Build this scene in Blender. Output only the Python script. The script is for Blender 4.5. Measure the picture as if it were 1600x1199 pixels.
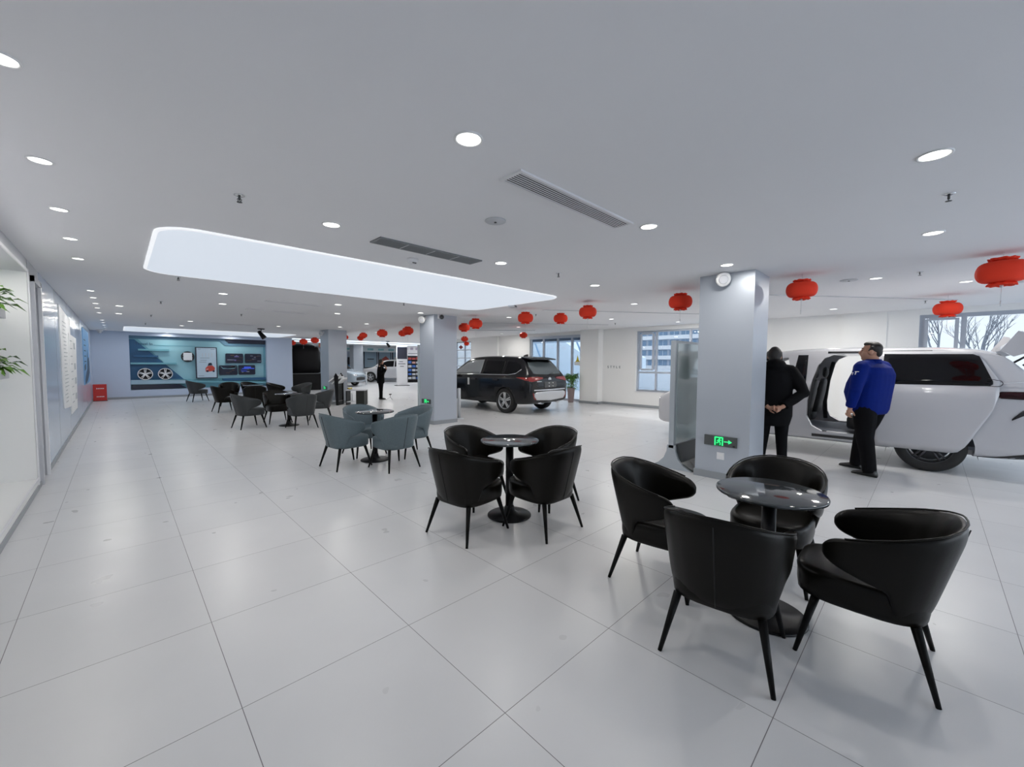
import bpy, bmesh, math, random
from mathutils import Vector, Matrix
from mathutils.bvhtree import BVHTree
random.seed(7)
scene = bpy.context.scene
for o in list(bpy.data.objects):
    bpy.data.objects.remove(o, do_unlink=True)
COL = scene.collection
PI = math.pi

# ------------------------------------------------------------ camera
cam_data = bpy.data.cameras.new('camera')
cam = bpy.data.objects.new('camera', cam_data)
COL.objects.link(cam)
cam_data.sensor_fit = 'HORIZONTAL'
cam_data.sensor_width = 36.0
cam_data.lens = 633.918 / 1600 * 36.0
cam_data.clip_start = 0.05
cam_data.clip_end = 400
cam.matrix_world = Matrix(((0.71769377, 0.03127565, -0.69565615, 0.0),
                           (-0.69633709, 0.04012982, -0.71659211, 0.0),
                           (0.00550467, 0.99870488, 0.05057931, 1.5),
                           (0, 0, 0, 1)))
scene.camera = cam

# ------------------------------------------------------------ world, sun, exposure
world = bpy.data.worlds.new('daylight')
scene.world = world
world.use_nodes = True
wnt = world.node_tree
wnt.nodes.clear()
wout = wnt.nodes.new('ShaderNodeOutputWorld')
wbg = wnt.nodes.new('ShaderNodeBackground')
wgeo = wnt.nodes.new('ShaderNodeTexCoord')
wsep = wnt.nodes.new('ShaderNodeSeparateXYZ')
wramp = wnt.nodes.new('ShaderNodeValToRGB')
wramp.color_ramp.elements[0].position = 0.0
wramp.color_ramp.elements[0].color = (0.86, 0.93, 1.0, 1)
wramp.color_ramp.elements[1].position = 0.6
wramp.color_ramp.elements[1].color = (0.70, 0.84, 1.0, 1)
wnt.links.new(wgeo.outputs['Generated'], wsep.inputs[0])
wnt.links.new(wsep.outputs['Z'], wramp.inputs[0])
wnt.links.new(wramp.outputs[0], wbg.inputs[0])
wbg.inputs[1].default_value = 3.7
wnt.links.new(wbg.outputs[0], wout.inputs[0])

sun_d = bpy.data.lights.new('sun', 'SUN')
sun_d.energy = 4.0
sun_d.angle = math.radians(1.0)
sun_d.color = (1.0, 0.96, 0.9)
sun = bpy.data.objects.new('sun', sun_d)
COL.objects.link(sun)
sun.rotation_euler = Vector((-0.74, 0.05, -0.67)).to_track_quat('-Z', 'Y').to_euler()

scene.view_settings.view_transform = 'Standard'
scene.view_settings.look = 'None'
scene.view_settings.exposure = 0.0
scene.view_settings.gamma = 1.0
scene.view_settings.use_curve_mapping = False
scene.cycles.use_denoising = True
scene.cycles.max_bounces = 8
scene.cycles.diffuse_bounces = 5
scene.cycles.sample_clamp_indirect = 6.0
scene.cycles.caustics_reflective = False
scene.cycles.caustics_refractive = False

DOWNLIGHT_W = 6.3

# ------------------------------------------------------------ materials
MATS = {}
def mat(name, col, rough=0.5, metal=0.0, spec=0.5, emis=None, es=0.0, trans=0.0, coat=0.0, alpha=1.0, noise=None):
    if name in MATS:
        return MATS[name]
    m = bpy.data.materials.new(name)
    m.use_nodes = True
    b = m.node_tree.nodes['Principled BSDF']
    c = tuple(col) + (1.0,) if len(col) == 3 else col
    b.inputs['Base Color'].default_value = c
    b.inputs['Roughness'].default_value = rough
    b.inputs['Metallic'].default_value = metal
    b.inputs['Specular IOR Level'].default_value = spec
    if emis:
        b.inputs['Emission Color'].default_value = tuple(emis) + (1.0,)
        b.inputs['Emission Strength'].default_value = es
    if trans:
        b.inputs['Transmission Weight'].default_value = trans
    if coat:
        b.inputs['Coat Weight'].default_value = coat
        b.inputs['Coat Roughness'].default_value = 0.05
    if alpha < 1:
        b.inputs['Alpha'].default_value = alpha
    if noise:
        sc_, amt, bump = noise
        nt = m.node_tree
        tc = nt.nodes.new('ShaderNodeTexCoord')
        nz = nt.nodes.new('ShaderNodeTexNoise')
        nz.inputs['Scale'].default_value = sc_
        nz.inputs['Detail'].default_value = 4
        nt.links.new(tc.outputs['Object'], nz.inputs['Vector'])
        mx = nt.nodes.new('ShaderNodeMix'); mx.data_type = 'RGBA'
        mx.inputs[6].default_value = tuple(max(0, v * (1 - amt)) for v in c[:3]) + (1,)
        mx.inputs[7].default_value = tuple(min(1, v * (1 + amt)) for v in c[:3]) + (1,)
        nt.links.new(nz.outputs['Fac'], mx.inputs[0])
        nt.links.new(mx.outputs[2], b.inputs['Base Color'])
        if bump:
            bp = nt.nodes.new('ShaderNodeBump')
            bp.inputs['Strength'].default_value = bump
            bp.inputs['Distance'].default_value = 0.002
            nt.links.new(nz.outputs['Fac'], bp.inputs['Height'])
            nt.links.new(bp.outputs[0], b.inputs['Normal'])
    MATS[name] = m
    return m

def glass_mat(name, tint, refl=0.08, rough=0.02):
    """thin pane: tinted see-through with a mirror share that grows at grazing angles"""
    if name in MATS: return MATS[name]
    m = bpy.data.materials.new(name); m.use_nodes = True
    nt = m.node_tree; nt.nodes.clear()
    out = nt.nodes.new('ShaderNodeOutputMaterial')
    tr = nt.nodes.new('ShaderNodeBsdfTransparent'); tr.inputs[0].default_value = tuple(tint) + (1,)
    gl = nt.nodes.new('ShaderNodeBsdfGlossy'); gl.inputs[0].default_value = (1, 1, 1, 1); gl.inputs['Roughness'].default_value = rough
    fr = nt.nodes.new('ShaderNodeLayerWeight'); fr.inputs[0].default_value = 0.5
    pw = nt.nodes.new('ShaderNodeMath'); pw.operation = 'POWER'; pw.inputs[1].default_value = 5.0
    nt.links.new(fr.outputs['Facing'], pw.inputs[0])
    ad = nt.nodes.new('ShaderNodeMath'); ad.operation = 'MULTIPLY_ADD'; ad.use_clamp = True
    ad.inputs[1].default_value = 0.8; ad.inputs[2].default_value = refl * 0.5
    nt.links.new(pw.outputs[0], ad.inputs[0])
    mx = nt.nodes.new('ShaderNodeMixShader')
    nt.links.new(ad.outputs[0], mx.inputs[0]); nt.links.new(tr.outputs[0], mx.inputs[1]); nt.links.new(gl.outputs[0], mx.inputs[2])
    nt.links.new(mx.outputs[0], out.inputs[0])
    MATS[name] = m
    return m

def floor_mat():
    m = bpy.data.materials.new('porcelain_tile'); m.use_nodes = True
    nt = m.node_tree; b = nt.nodes['Principled BSDF']
    N = nt.nodes.new; L = nt.links.new
    tc = N('ShaderNodeTexCoord'); mp = N('ShaderNodeMapping')
    T = 0.805
    mp.inputs['Location'].default_value = (-0.34 / T, -0.406 / T, 0)
    mp.inputs['Scale'].default_value = (1 / T, 1 / T, 1)
    L(tc.outputs['Object'], mp.inputs[0])
    sp = N('ShaderNodeSeparateXYZ'); L(mp.outputs[0], sp.inputs[0])
    def line(sock):
        f = N('ShaderNodeMath'); f.operation = 'FRACT'; L(sock, f.inputs[0])
        s = N('ShaderNodeMath'); s.operation = 'SUBTRACT'; s.inputs[1].default_value = 0.5; L(f.outputs[0], s.inputs[0])
        a = N('ShaderNodeMath'); a.operation = 'ABSOLUTE'; L(s.outputs[0], a.inputs[0])
        g = N('ShaderNodeMath'); g.operation = 'GREATER_THAN'; g.inputs[1].default_value = 0.5 - 0.0016 / T; L(a.outputs[0], g.inputs[0])
        return g.outputs[0]
    mxm = N('ShaderNodeMath'); mxm.operation = 'MAXIMUM'
    L(line(sp.outputs['X']), mxm.inputs[0]); L(line(sp.outputs['Y']), mxm.inputs[1])
    # tile to tile tone
    fx = N('ShaderNodeVectorMath'); fx.operation = 'FLOOR'; L(mp.outputs[0], fx.inputs[0])
    wn = N('ShaderNodeTexWhiteNoise'); wn.noise_dimensions = '2D'; L(fx.outputs[0], wn.inputs['Vector'])
    nz = N('ShaderNodeTexNoise'); nz.inputs['Scale'].default_value = 1.7; nz.inputs['Detail'].default_value = 6
    L(tc.outputs['Object'], nz.inputs['Vector'])
    ad = N('ShaderNodeMath'); ad.operation = 'MULTIPLY_ADD'; ad.inputs[1].default_value = 0.35
    L(wn.outputs['Value'], ad.inputs[0]); L(nz.outputs['Fac'], ad.inputs[2])
    rp = N('ShaderNodeValToRGB')
    rp.color_ramp.elements[0].position = 0.2; rp.color_ramp.elements[0].color = (0.600, 0.600, 0.608, 1)
    rp.color_ramp.elements[1].position = 1.1; rp.color_ramp.elements[1].color = (0.665, 0.662, 0.668, 1)
    L(ad.outputs[0], rp.inputs[0])
    mx = N('ShaderNodeMix'); mx.data_type = 'RGBA'
    L(mxm.outputs[0], mx.inputs[0]); L(rp.outputs[0], mx.inputs[6]); mx.inputs[7].default_value = (0.16, 0.15, 0.16, 1)
    L(mx.outputs[2], b.inputs['Base Color'])
    nr = N('ShaderNodeTexNoise'); nr.inputs['Scale'].default_value = 5; L(tc.outputs['Object'], nr.inputs['Vector'])
    rr = N('ShaderNodeMapRange'); rr.inputs['To Min'].default_value = 0.24; rr.inputs['To Max'].default_value = 0.36
    L(nr.outputs['Fac'], rr.inputs[0]); L(rr.outputs[0], b.inputs['Roughness'])
    b.inputs['Specular IOR Level'].default_value = 0.5
    return m

M_floor = floor_mat()
M_ceil = mat('ceiling_paint', (0.83, 0.83, 0.85), 0.9, spec=0.2, noise=(0.6, 0.02, 0.0))
M_ceil_hi = mat('white_ceiling_paint', (0.84, 0.84, 0.86), 0.9, spec=0.2, noise=(0.6, 0.02, 0.0))
M_white = mat('white_wall_paint', (0.86, 0.86, 0.85), 0.8, spec=0.3, noise=(0.8, 0.02, 0.0))
M_pillar = mat('pillar_panel', (0.47, 0.51, 0.57), 0.38, metal=0.35, spec=0.5, noise=(0.7, 0.03, 0.0))
M_bluewall = mat('blue_grey_wall', (0.52, 0.60, 0.74), 0.6, spec=0.4, noise=(0.7, 0.03, 0.0))
M_gloss = mat('glossy_blue_panel', (0.48, 0.56, 0.68), 0.16, spec=0.6, noise=(0.7, 0.03, 0.0))
M_grey = mat('light_grey_trim', (0.55, 0.56, 0.59), 0.5)
M_skirt = mat('skirting', (0.30, 0.32, 0.34), 0.4)
M_frame = mat('window_frame_grey', (0.42, 0.46, 0.53), 0.4)
M_blackmetal = mat('black_metal', (0.005, 0.005, 0.006), 0.35, spec=0.25)
M_blackplastic = mat('black_plastic', (0.02, 0.02, 0.022), 0.45)
M_darkgrey = mat('dark_grey', (0.07, 0.075, 0.08), 0.5)
M_leather = mat('dark_leather', (0.0040, 0.0033, 0.0022), 0.33, spec=0.20, noise=(60, 0.35, 0.15))
M_leather_g = mat('teal_grey_leather', (0.098, 0.135, 0.152), 0.45, spec=0.5, noise=(60, 0.2, 0.1))
M_leather_d = mat('charcoal_leather', (0.028, 0.032, 0.034), 0.42, spec=0.5, noise=(60, 0.25, 0.1))
M_seam = mat('seam_black', (0.004, 0.004, 0.004), 0.6)
M_leg = mat('black_leg', (0.003, 0.003, 0.003), 0.45, spec=0.15)
M_top = mat('dark_glass_top', (0.04, 0.045, 0.05), 0.07, spec=0.8)
M_chrome = mat('chrome', (0.75, 0.76, 0.78), 0.15, metal=1.0)
M_silver = mat('silver_paint', (0.60, 0.61, 0.63), 0.3, metal=0.6)
M_lampwhite = mat('lamp_white', (0.8, 0.8, 0.8), 0.5)
M_lens = mat('lit_lens', (1, 1, 1), 0.5, emis=(1.0, 0.98, 0.93), es=5.0)
M_lens_far = mat('lit_lens_cool', (1, 1, 1), 0.5, emis=(0.97, 0.99, 1.0), es=3.0)
M_red = mat('red_lantern_paper', (0.80, 0.050, 0.022), 0.7, spec=0.2)
M_redpaint = mat('red_paint', (0.55, 0.02, 0.015), 0.4)
M_white_pl = mat('white_plastic', (0.78, 0.78, 0.80), 0.4)
M_paper = mat('white_paper', (0.78, 0.80, 0.82), 0.7)
M_ink = mat('grey_ink', (0.16, 0.18, 0.20), 0.8)
M_green_lit = mat('green_sign_light', (0.0, 0.5, 0.15), 0.5, emis=(0.05, 1.0, 0.28), es=0.9)
M_green_dark = mat('green_sign_body', (0.0, 0.10, 0.03), 0.5, emis=(0.0, 0.5, 0.12), es=0.12)
M_tire = mat('tire_rubber', (0.012, 0.012, 0.012), 0.7)
M_blackcar = mat('black_car_paint', (0.003, 0.003, 0.0045), 0.15, spec=0.4, coat=0.25)
M_whitecar = mat('pearl_white_car_paint', (0.52, 0.52, 0.545), 0.22, spec=0.6, coat=0.8)
M_greycar = mat('grey_car_paint', (0.26, 0.31, 0.36), 0.25, spec=0.6, coat=0.8)
M_carglass = mat('dark_car_glass', (0.003, 0.003, 0.004), 0.04, spec=0.3)
M_carglass_grey = mat('smoked_rear_glass', (0.10, 0.12, 0.13), 0.08, spec=0.8)
M_taillight = mat('tail_light_red', (0.22, 0.015, 0.015), 0.12, spec=0.8)
M_interior = mat('car_interior_black', (0.01, 0.01, 0.011), 0.6)
M_beige = mat('car_interior_light', (0.42, 0.42, 0.46), 0.6)

# ------------------------------------------------------------ mesh helpers
class MB:
    def __init__(s):
        s.bm = bmesh.new(); s.mats = []
    def mi(s, m):
        if m is None: return 0
        if m not in s.mats: s.mats.append(m)
        return s.mats.index(m)
    def faces(s, vs, fs, m=None, smooth=False):
        bv = [s.bm.verts.new(v) for v in vs]
        k = s.mi(m)
        for f in fs:
            try:
                fc = s.bm.faces.new([bv[i] for i in f]); fc.material_index = k; fc.smooth = smooth
            except ValueError:
                pass
        return bv
    def box(s, x0, x1, y0, y1, z0, z1, m=None, M=None):
        vs = [Vector((x, y, z)) for x in (x0, x1) for y in (y0, y1) for z in (z0, z1)]
        if M: vs = [M @ v for v in vs]
        s.faces(vs, [(0, 1, 3, 2), (4, 6, 7, 5), (0, 4, 5, 1), (2, 3, 7, 6), (0, 2, 6, 4), (1, 5, 7, 3)], m)
    def prism(s, poly, axis, a, b, m=None):
        """poly: 2d points; axis 'x': (y,z); 'y': (x,z); 'z': (x,y)"""
        def P(p, t):
            return {'x': (t, p[0], p[1]), 'y': (p[0], t, p[1]), 'z': (p[0], p[1], t)}[axis]
        n = len(poly)
        vs = [P(p, a) for p in poly] + [P(p, b) for p in poly]
        fs = [tuple(range(n)), tuple(range(2 * n - 1, n - 1, -1))] + [(i, (i + 1) % n, n + (i + 1) % n, n + i) for i in range(n)]
        s.faces(vs, fs, m)
    def lathe(s, prof, c=(0, 0, 0), n=24, m=None, axis='z', smooth=True, cap=True):
        vs = []; fs = []
        for (r, z) in prof:
            for i in range(n):
                a = 2 * PI * i / n
                p = {'z': (r * math.cos(a), r * math.sin(a), z), 'x': (z, r * math.cos(a), r * math.sin(a)), 'y': (r * math.sin(a), z, r * math.cos(a))}[axis]
                vs.append(Vector(p) + Vector(c))
        for j in range(len(prof) - 1):
            for i in range(n):
                fs.append((j * n + i, j * n + (i + 1) % n, (j + 1) * n + (i + 1) % n, (j + 1) * n + i))
        if cap:
            if prof[0][0] > 1e-6: fs.append(tuple(range(n - 1, -1, -1)))
            if prof[-1][0] > 1e-6: fs.append(tuple(range((len(prof) - 1) * n, len(prof) * n)))
        s.faces(vs, fs, m, smooth)
    def tube(s, pts, rs, n=8, m=None, smooth=True, caps=True, flat=None):
        pts = [Vector(p) for p in pts]
        if not hasattr(rs, '__len__'): rs = [rs] * len(pts)
        vs = []; fs = []; up = None
        for k, p in enumerate(pts):
            d = (pts[min(k + 1, len(pts) - 1)] - pts[max(k - 1, 0)]).normalized()
            if up is None:
                up = Vector((0, 0, 1)) if abs(d.z) < 0.9 else Vector((0, 1, 0))
            a = d.cross(up).normalized(); b = a.cross(d).normalized(); up = b
            for i in range(n):
                t = 2 * PI * i / n
                vs.append(p + a * (math.cos(t) * rs[k]) + b * (math.sin(t) * rs[k] * (flat or 1)))
        for j in range(len(pts) - 1):
            for i in range(n):
                fs.append((j * n + i, j * n + (i + 1) % n, (j + 1) * n + (i + 1) % n, (j + 1) * n + i))
        if caps:
            fs.append(tuple(range(n - 1, -1, -1))); fs.append(tuple(range((len(pts) - 1) * n, len(pts) * n)))
        s.faces(vs, fs, m, smooth)
    def rings(s, rings, m=None, smooth=True, closed=True, caps=True):
        n = len(rings[0]); vs = [v for r in rings for v in r]; fs = []
        for j in range(len(rings) - 1):
            for i in range(n if closed else n - 1):
                fs.append((j * n + i, j * n + (i + 1) % n, (j + 1) * n + (i + 1) % n, (j + 1) * n + i))
        if caps:
            fs.append(tuple(range(n - 1, -1, -1))); fs.append(tuple(range((len(rings) - 1) * n, len(rings) * n)))
        s.faces(vs, fs, m, smooth)
    def ell(s, c, r, m=None, n=16, M=None):
        rings = []
        k = n // 2
        for j in range(k + 1):
            t = -PI / 2 + PI * j / k
            rr = max(math.cos(t), 0.02)
            ring = []
            for i in range(n):
                a = 2 * PI * i / n
                v = Vector((r[0] * rr * math.cos(a), r[1] * rr * math.sin(a), r[2] * math.sin(t)))
                if M: v = M @ v
                ring.append(v + Vector(c))
            rings.append(ring)
        s.rings(rings, m)
    def build(s, name, parent=None, mods=None, normals=True, loc=None):
        me = bpy.data.meshes.new(name)
        if normals: bmesh.ops.recalc_face_normals(s.bm, faces=s.bm.faces[:])
        s.bm.to_mesh(me); s.bm.free()
        for m in s.mats: me.materials.append(m)
        o = bpy.data.objects.new(name, me)
        COL.objects.link(o)
        if mods: bake(o, mods)
        if parent: o.parent = parent
        if loc is not None: o.location = loc
        return o

def bake(o, mods):
    """apply a list of (type, {settings}) modifiers into the mesh"""
    for t, kw in mods:
        md = o.modifiers.new(t.lower(), t)
        for k, v in kw.items(): setattr(md, k, v)
    dg = bpy.context.evaluated_depsgraph_get()
    dg.update()
    me = bpy.data.meshes.new_from_object(o.evaluated_get(dg))
    old = o.data
    o.modifiers.clear()
    o.data = me
    me.name = o.name
    bpy.data.meshes.remove(old)

def tag(o, label=None, cat=None, group=None, kind=None):
    if label: o['label'] = label
    if cat: o['category'] = cat
    if group: o['group'] = group
    if kind: o['kind'] = kind
    return o

def empty(name, loc=(0, 0, 0), rz=0, label=None, cat=None, group=None):
    o = bpy.data.objects.new(name, None)
    COL.objects.link(o)
    o.location = loc; o.rotation_euler = (0, 0, rz)
    o.empty_display_size = 0.1
    return tag(o, label, cat, group)

def kids(o):
    return [c for c in bpy.data.objects if c.parent == o]
def copy_tree(o, parent=None, swap=None, ch=None):
    if ch is None:
        ch = {}
        for c in bpy.data.objects:
            if c.parent: ch.setdefault(c.parent.name, []).append(c)
    c = o.copy(); COL.objects.link(c)
    if parent: c.parent = parent
    if swap and c.type == 'MESH' and swap.get(o.data.name):
        c.data = swap[o.data.name]
    for k in ch.get(o.name, []): copy_tree(k, c, swap, ch)
    return c

def struct(name, mb_or_obj, kind='structure'):
    o = mb_or_obj.build(name) if isinstance(mb_or_obj, MB) else mb_or_obj
    o['kind'] = kind
    return o

def text_mesh(name, s, size, m, parent, M, depth=0.002, bold=0.0):
    cu = bpy.data.curves.new(name, 'FONT')
    cu.body = s; cu.size = size; cu.extrude = depth; cu.align_x = 'CENTER'; cu.align_y = 'CENTER'; cu.offset = bold
    tmp = bpy.data.objects.new(name + '_tmp', cu)
    COL.objects.link(tmp)
    dg = bpy.context.evaluated_depsgraph_get(); dg.update()
    me = bpy.data.meshes.new_from_object(tmp.evaluated_get(dg))
    bpy.data.objects.remove(tmp, do_unlink=True); bpy.data.curves.remove(cu)
    me.materials.clear(); me.materials.append(m)
    me.transform(M)
    o = bpy.data.objects.new(name, me); COL.objects.link(o)
    if parent: o.parent = parent
    return o
def face_M(origin, xdir, zdir=(0, 0, 1)):
    """text plane: text x along xdir, text y along zdir, normal = x cross y"""
    x = Vector(xdir).normalized(); y = Vector(zdir).normalized(); n = x.cross(y)
    return Matrix(((x.x, y.x, n.x, origin[0]), (x.y, y.y, n.y, origin[1]), (x.z, y.z, n.z, origin[2]), (0, 0, 0, 1)))
# ------------------------------------------------------------ the room
XL, XR, YB, H1, H2 = -0.71, 12.9, -6.0, 2.65, 2.75
mb = MB(); mb.box(-1.6, 13.12, YB - 0.2, 20, -0.2, 0, M_floor); mb.box(-1.6, 21, 20, 34, -0.2, 0, M_floor); struct('floor', mb)
mb = MB(); mb.box(-1.6, 6.62, YB - 0.2, 20, H1, 2.95, M_ceil); mb.box(-1.6, 6.2, 20, 22.35, H1, 2.95, M_ceil); struct('ceiling', mb)
mb = MB(); mb.box(6.62, 13.12, YB - 0.2, 20, H2, 2.95, M_ceil_hi); mb.box(6.2, 21, 20, 34, H2, 2.95, M_ceil_hi); struct('ceiling_raised', mb)

def wall_with_holes(name, axis, a0, a1, c0, c1, z1, holes, m, z0=0.0):
    """axis 'x': wall plane normal X, thickness a0..a1, running c0..c1 in Y. holes: (s, e, zb, zt)"""
    mb = MB()
    def B(s, e, zb, zt):
        if e - s < 1e-4 or zt - zb < 1e-4: return
        if axis == 'x': mb.box(a0, a1, s, e, zb, zt, m)
        else: mb.box(s, e, a0, a1, zb, zt, m)
    cur = c0
    for (s, e, zb, zt) in sorted(holes):
        B(cur, s, z0, z1); B(s, e, z0, zb); B(s, e, zt, z1); cur = e
    B(cur, c1, z0, z1)
    return struct(name, mb)

wall_with_holes('wall_right', 'x', XR, XR + 0.22, YB, 20.0, H2, [(-3.4, 0.21, 0.55, 2.62), (4.3, 7.12, 0.55, 2.62), (9.30, 12.2, 0.0, 2.60), (16.3, 19.0, 0.6, 2.58)], M_white)
mb = MB(); mb.box(XR - 0.30, XR, 8.47, 9.28, 0, H2, M_white); struct('wall_right_pier', mb)
mb = MB(); mb.box(XR - 0.05, XR, 0.75, 1.57, 0, H2, M_white); mb.box(XR - 0.12, XR, 14.17, 14.5, 0, H2, M_white); struct('wall_right_ribs', mb)
wall_with_holes('wall_back', 'y', YB - 0.2, YB, -1.6, 13.1, H2, [(0.2, 5.9, 0.05, 2.6), (6.6, 12.4, 0.05, 2.6)], M_white)
# left wall: alcove recess, narrow door, glossy panels
mb = MB()
mb.box(-0.95, XL, YB, 2.0, 0, H1, M_grey); mb.box(-0.95, XL, 2.0, 7.18, 2.50, H1, M_grey)
mb.box(-1.55, XL, 2.0, 7.18, 0, 0.12, M_white)
mb.box(-1.6, -1.5, 1.9, 7.3, 0, H1, M_white); mb.box(-1.5, XL, 1.9, 2.0, 0, H1, M_white)
mb.box(-1.5, -0.95, 2.0, 7.18, 2.50, H1, M_white)
mb.box(-1.5, -0.712, 7.18, 7.22, 0.12, 2.5, M_white)
mb.box(-1.5, XL, 7.22, 7.47, 0, H1, M_grey); mb.box(-1.3, XL, 7.47, 8.02, 2.43, H1, M_grey)
mb.box(-1.3, XL, 8.02, 8.10, 0, H1, M_grey)
struct('wall_left', mb)
t = empty('alcove_light', (-1.12, 4.5, 2.499), 0, 'recessed strip light in the ceiling of the left alcove', 'ceiling light')
mb = MB(); mb.box(-.05, .05, -2.4, 2.4, -.02, 0, M_white_pl); mb.build('housing', t)
mb = MB(); mb.box(-.04, .04, -2.38, 2.38, -.023, -.02, mat('strip_diffuser', (1, 1, 1), .5, emis=(1, .99, .96), es=2.0)); mb.build('diffuser', t)
ld = bpy.data.lights.new('alcove_beam', 'AREA'); ld.shape = 'RECTANGLE'; ld.size = .1; ld.size_y = 4.6; ld.energy = 20; ld.color = (1, .97, .94)
lo = bpy.data.objects.new('beam', ld); COL.objects.link(lo); lo.parent = t; lo.location = (0, 0, -.03)
mb = MB(); mb.box(-1.0, XL, 8.10, 22.0, 0.06, H1, M_gloss)
struct('wall_left_panels', mb)
mb = MB()
for y in (9.9, 11.9, 13.9, 15.9, 17.9, 19.9): mb.box(XL, XL + 0.001, y, y + 0.006, 0.07, 2.64, M_skirt)
struct('trim_1', mb)
# alcove lip and door trim
mb = MB()
mb.box(XL, XL + 0.012, 2.0, 7.18, 0.12, 0.14, M_white_pl); mb.box(XL, XL + 0.012, 7.18, 7.215, 0.0, 2.52, M_white_pl); mb.box(XL, XL + 0.012, 2.0, 7.215, 2.50, 2.53, M_white_pl)
struct('trim_2', mb)
mb = MB(); mb.box(XL, XL + 0.03, 7.40, 7.47, 0, 2.5, M_grey); mb.box(XL, XL + 0.03, 8.0, 8.07, 0, 2.5, M_white_pl); mb.box(XL, XL + 0.03, 7.40, 8.07, 2.43, 2.5, M_grey)
d1 = struct('door_1', mb)
mb = MB(); mb.box(-1.02, -0.98, 7.47, 8.02, 0, 2.43, M_frame); o = mb.build('door_leaf', d1)
mb = MB(); mb.tube([(-0.97, 7.55, 1.02), (-0.93, 7.55, 1.02), (-0.93, 7.66, 1.02)], 0.009, m=M_chrome); mb.build('door_handle', o)
# far blue wall with a recess for the display
wall_with_holes('wall_far', 'y', 22.0, 22.35, -1.0, 6.2, H1, [(0.338, 5.09, 0.34, 2.51)], M_bluewall)
mb = MB(); mb.box(6.1, 6.2, 22.35, 34, 0, H2, M_darkgrey); struct('wall_side_corridor', mb)
mb = MB(); mb.box(6.1, 21, 33.8, 34, 0, H2, M_bluewall); struct('wall_far_hall', mb)
mb = MB(); mb.box(20.8, 21, 20, 34, 0, H2, M_white); mb.box(13.12, 21, 19.8, 20, 0, H2, M_white); struct('wall_hall_right', mb)
# skirtings
mb = MB(); mb.box(XL, XL + 0.014, 8.1, 22, 0, 0.07, M_skirt); mb.box(XL, XL + 0.012, YB, 7.4, 0, 0.05, M_skirt); struct('baseboard_left', mb)
mb = MB(); mb.box(XL, 6.2, 21.986, 22, 0, 0.08, M_skirt); struct('baseboard_far', mb)
mb = MB()
for a, b in ((YB, 8.47), (12.2, 20.0)): mb.box(XR - 0.014, XR, a, b, 0, 0.09, M_skirt)
mb.box(XR - 0.315, XR - 0.30, 8.455, 9.29, 0, 0.09, M_skirt); mb.box(XR - 0.315, XR, 8.455, 8.47, 0, 0.09, M_skirt)
struct('baseboard_right', mb)
# square pillars
def pillar(name, x0, x1, y0, y1, z1=H1 + 0.1):
    mb = MB(); mb.box(x0, x1, y0, y1, 0, z1, M_pillar)
    mb.box(x0 - 0.012, x1 + 0.012, y0 - 0.012, y1 + 0.012, 0, 0.09, M_skirt)
    return struct(name, mb)
pillar('wall_pillar_near', 5.57, 6.18, 1.52, 2.17)
pillar('wall_pillar_middle', 5.43, 6.10, 8.28, 8.90)
pillar('wall_pillar_far', 5.38, 6.03, 14.9, 15.7)
pillar('wall_pillar_hall', 12.3, 13.0, 29.2, 29.9, H2)

# ------------------------------------------------------------ windows (frames and panes)
G_clear = glass_mat('window_glass', (0.54, 0.55, 0.56), 0.04)
def window(name, y0, y1, z0, z1, mulls, transoms=(), sashes=(), w=0.06, x=XR + 0.06):
    mb = MB(); m = M_frame
    def V(y, z0_, z1_): mb.box(x, x + 0.07, y - w / 2, y + w / 2, z0_, z1_, m)
    def Hh(z, a, b): mb.box(x + .002, x + 0.068, a, b, z - w / 2, z + w / 2, m)
    V(y0 + w / 2, z0, z1); V(y1 - w / 2, z0, z1); Hh(z0 + w / 2, y0, y1); Hh(z1 - w / 2, y0, y1)
    for y in mulls: V(y, z0, z1)
    for (z, a, b) in transoms: Hh(z, a, b)
    for (a, b, c, d) in sashes:
        for yy in (a, b): mb.box(x - 0.03, x + 0.05, yy - 0.03, yy + 0.03, c, d, m)
        for zz in (c, d): mb.box(x - 0.029, x + 0.049, a + 0.03, b - 0.03, zz - 0.03, zz + 0.03, m)
    mb.box(XR - 0.02, XR + 0.22, y0 - 0.03, y1 + 0.03, z0 - 0.03, z0, M_white_pl) if z0 > 0.2 else None
    f = mb.build(name); f['kind'] = 'structure'
    g = MB(); g.box(x + 0.03, x + 0.036, y0, y1, z0, z1, G_clear); g.build('glass_pane', f)
    return f
window('window_1', 4.3, 7.12, 0.55, 2.62, [6.42, 5.30], [(1.20, 4.3, 7.12)], [(6.52, 6.98, 1.3, 2.52)])
window('window_2', -3.4, 0.21, 0.55, 2.62, [-0.46, -2.2], [(1.20, -3.4, 0.21)], [(-0.36, 0.1, 1.3, 2.52)], w=0.08)
window('window_3', 16.3, 19.0, 0.6, 2.58, [16.9, 17.6, 18.3], [(0.9 + 0.42 * k, 16.3, 19.0) for k in range(5)], w=0.045)
f = window('window_4', 9.30, 12.2, 0.0, 2.60, [9.95, 10.68, 11.45], [], w=0.085)
mb = MB(); mb.box(XR - 0.02, XR + 0.2, 9.30, 12.2, 2.52, 2.62, M_frame); mb.build('door_header', f)
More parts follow.
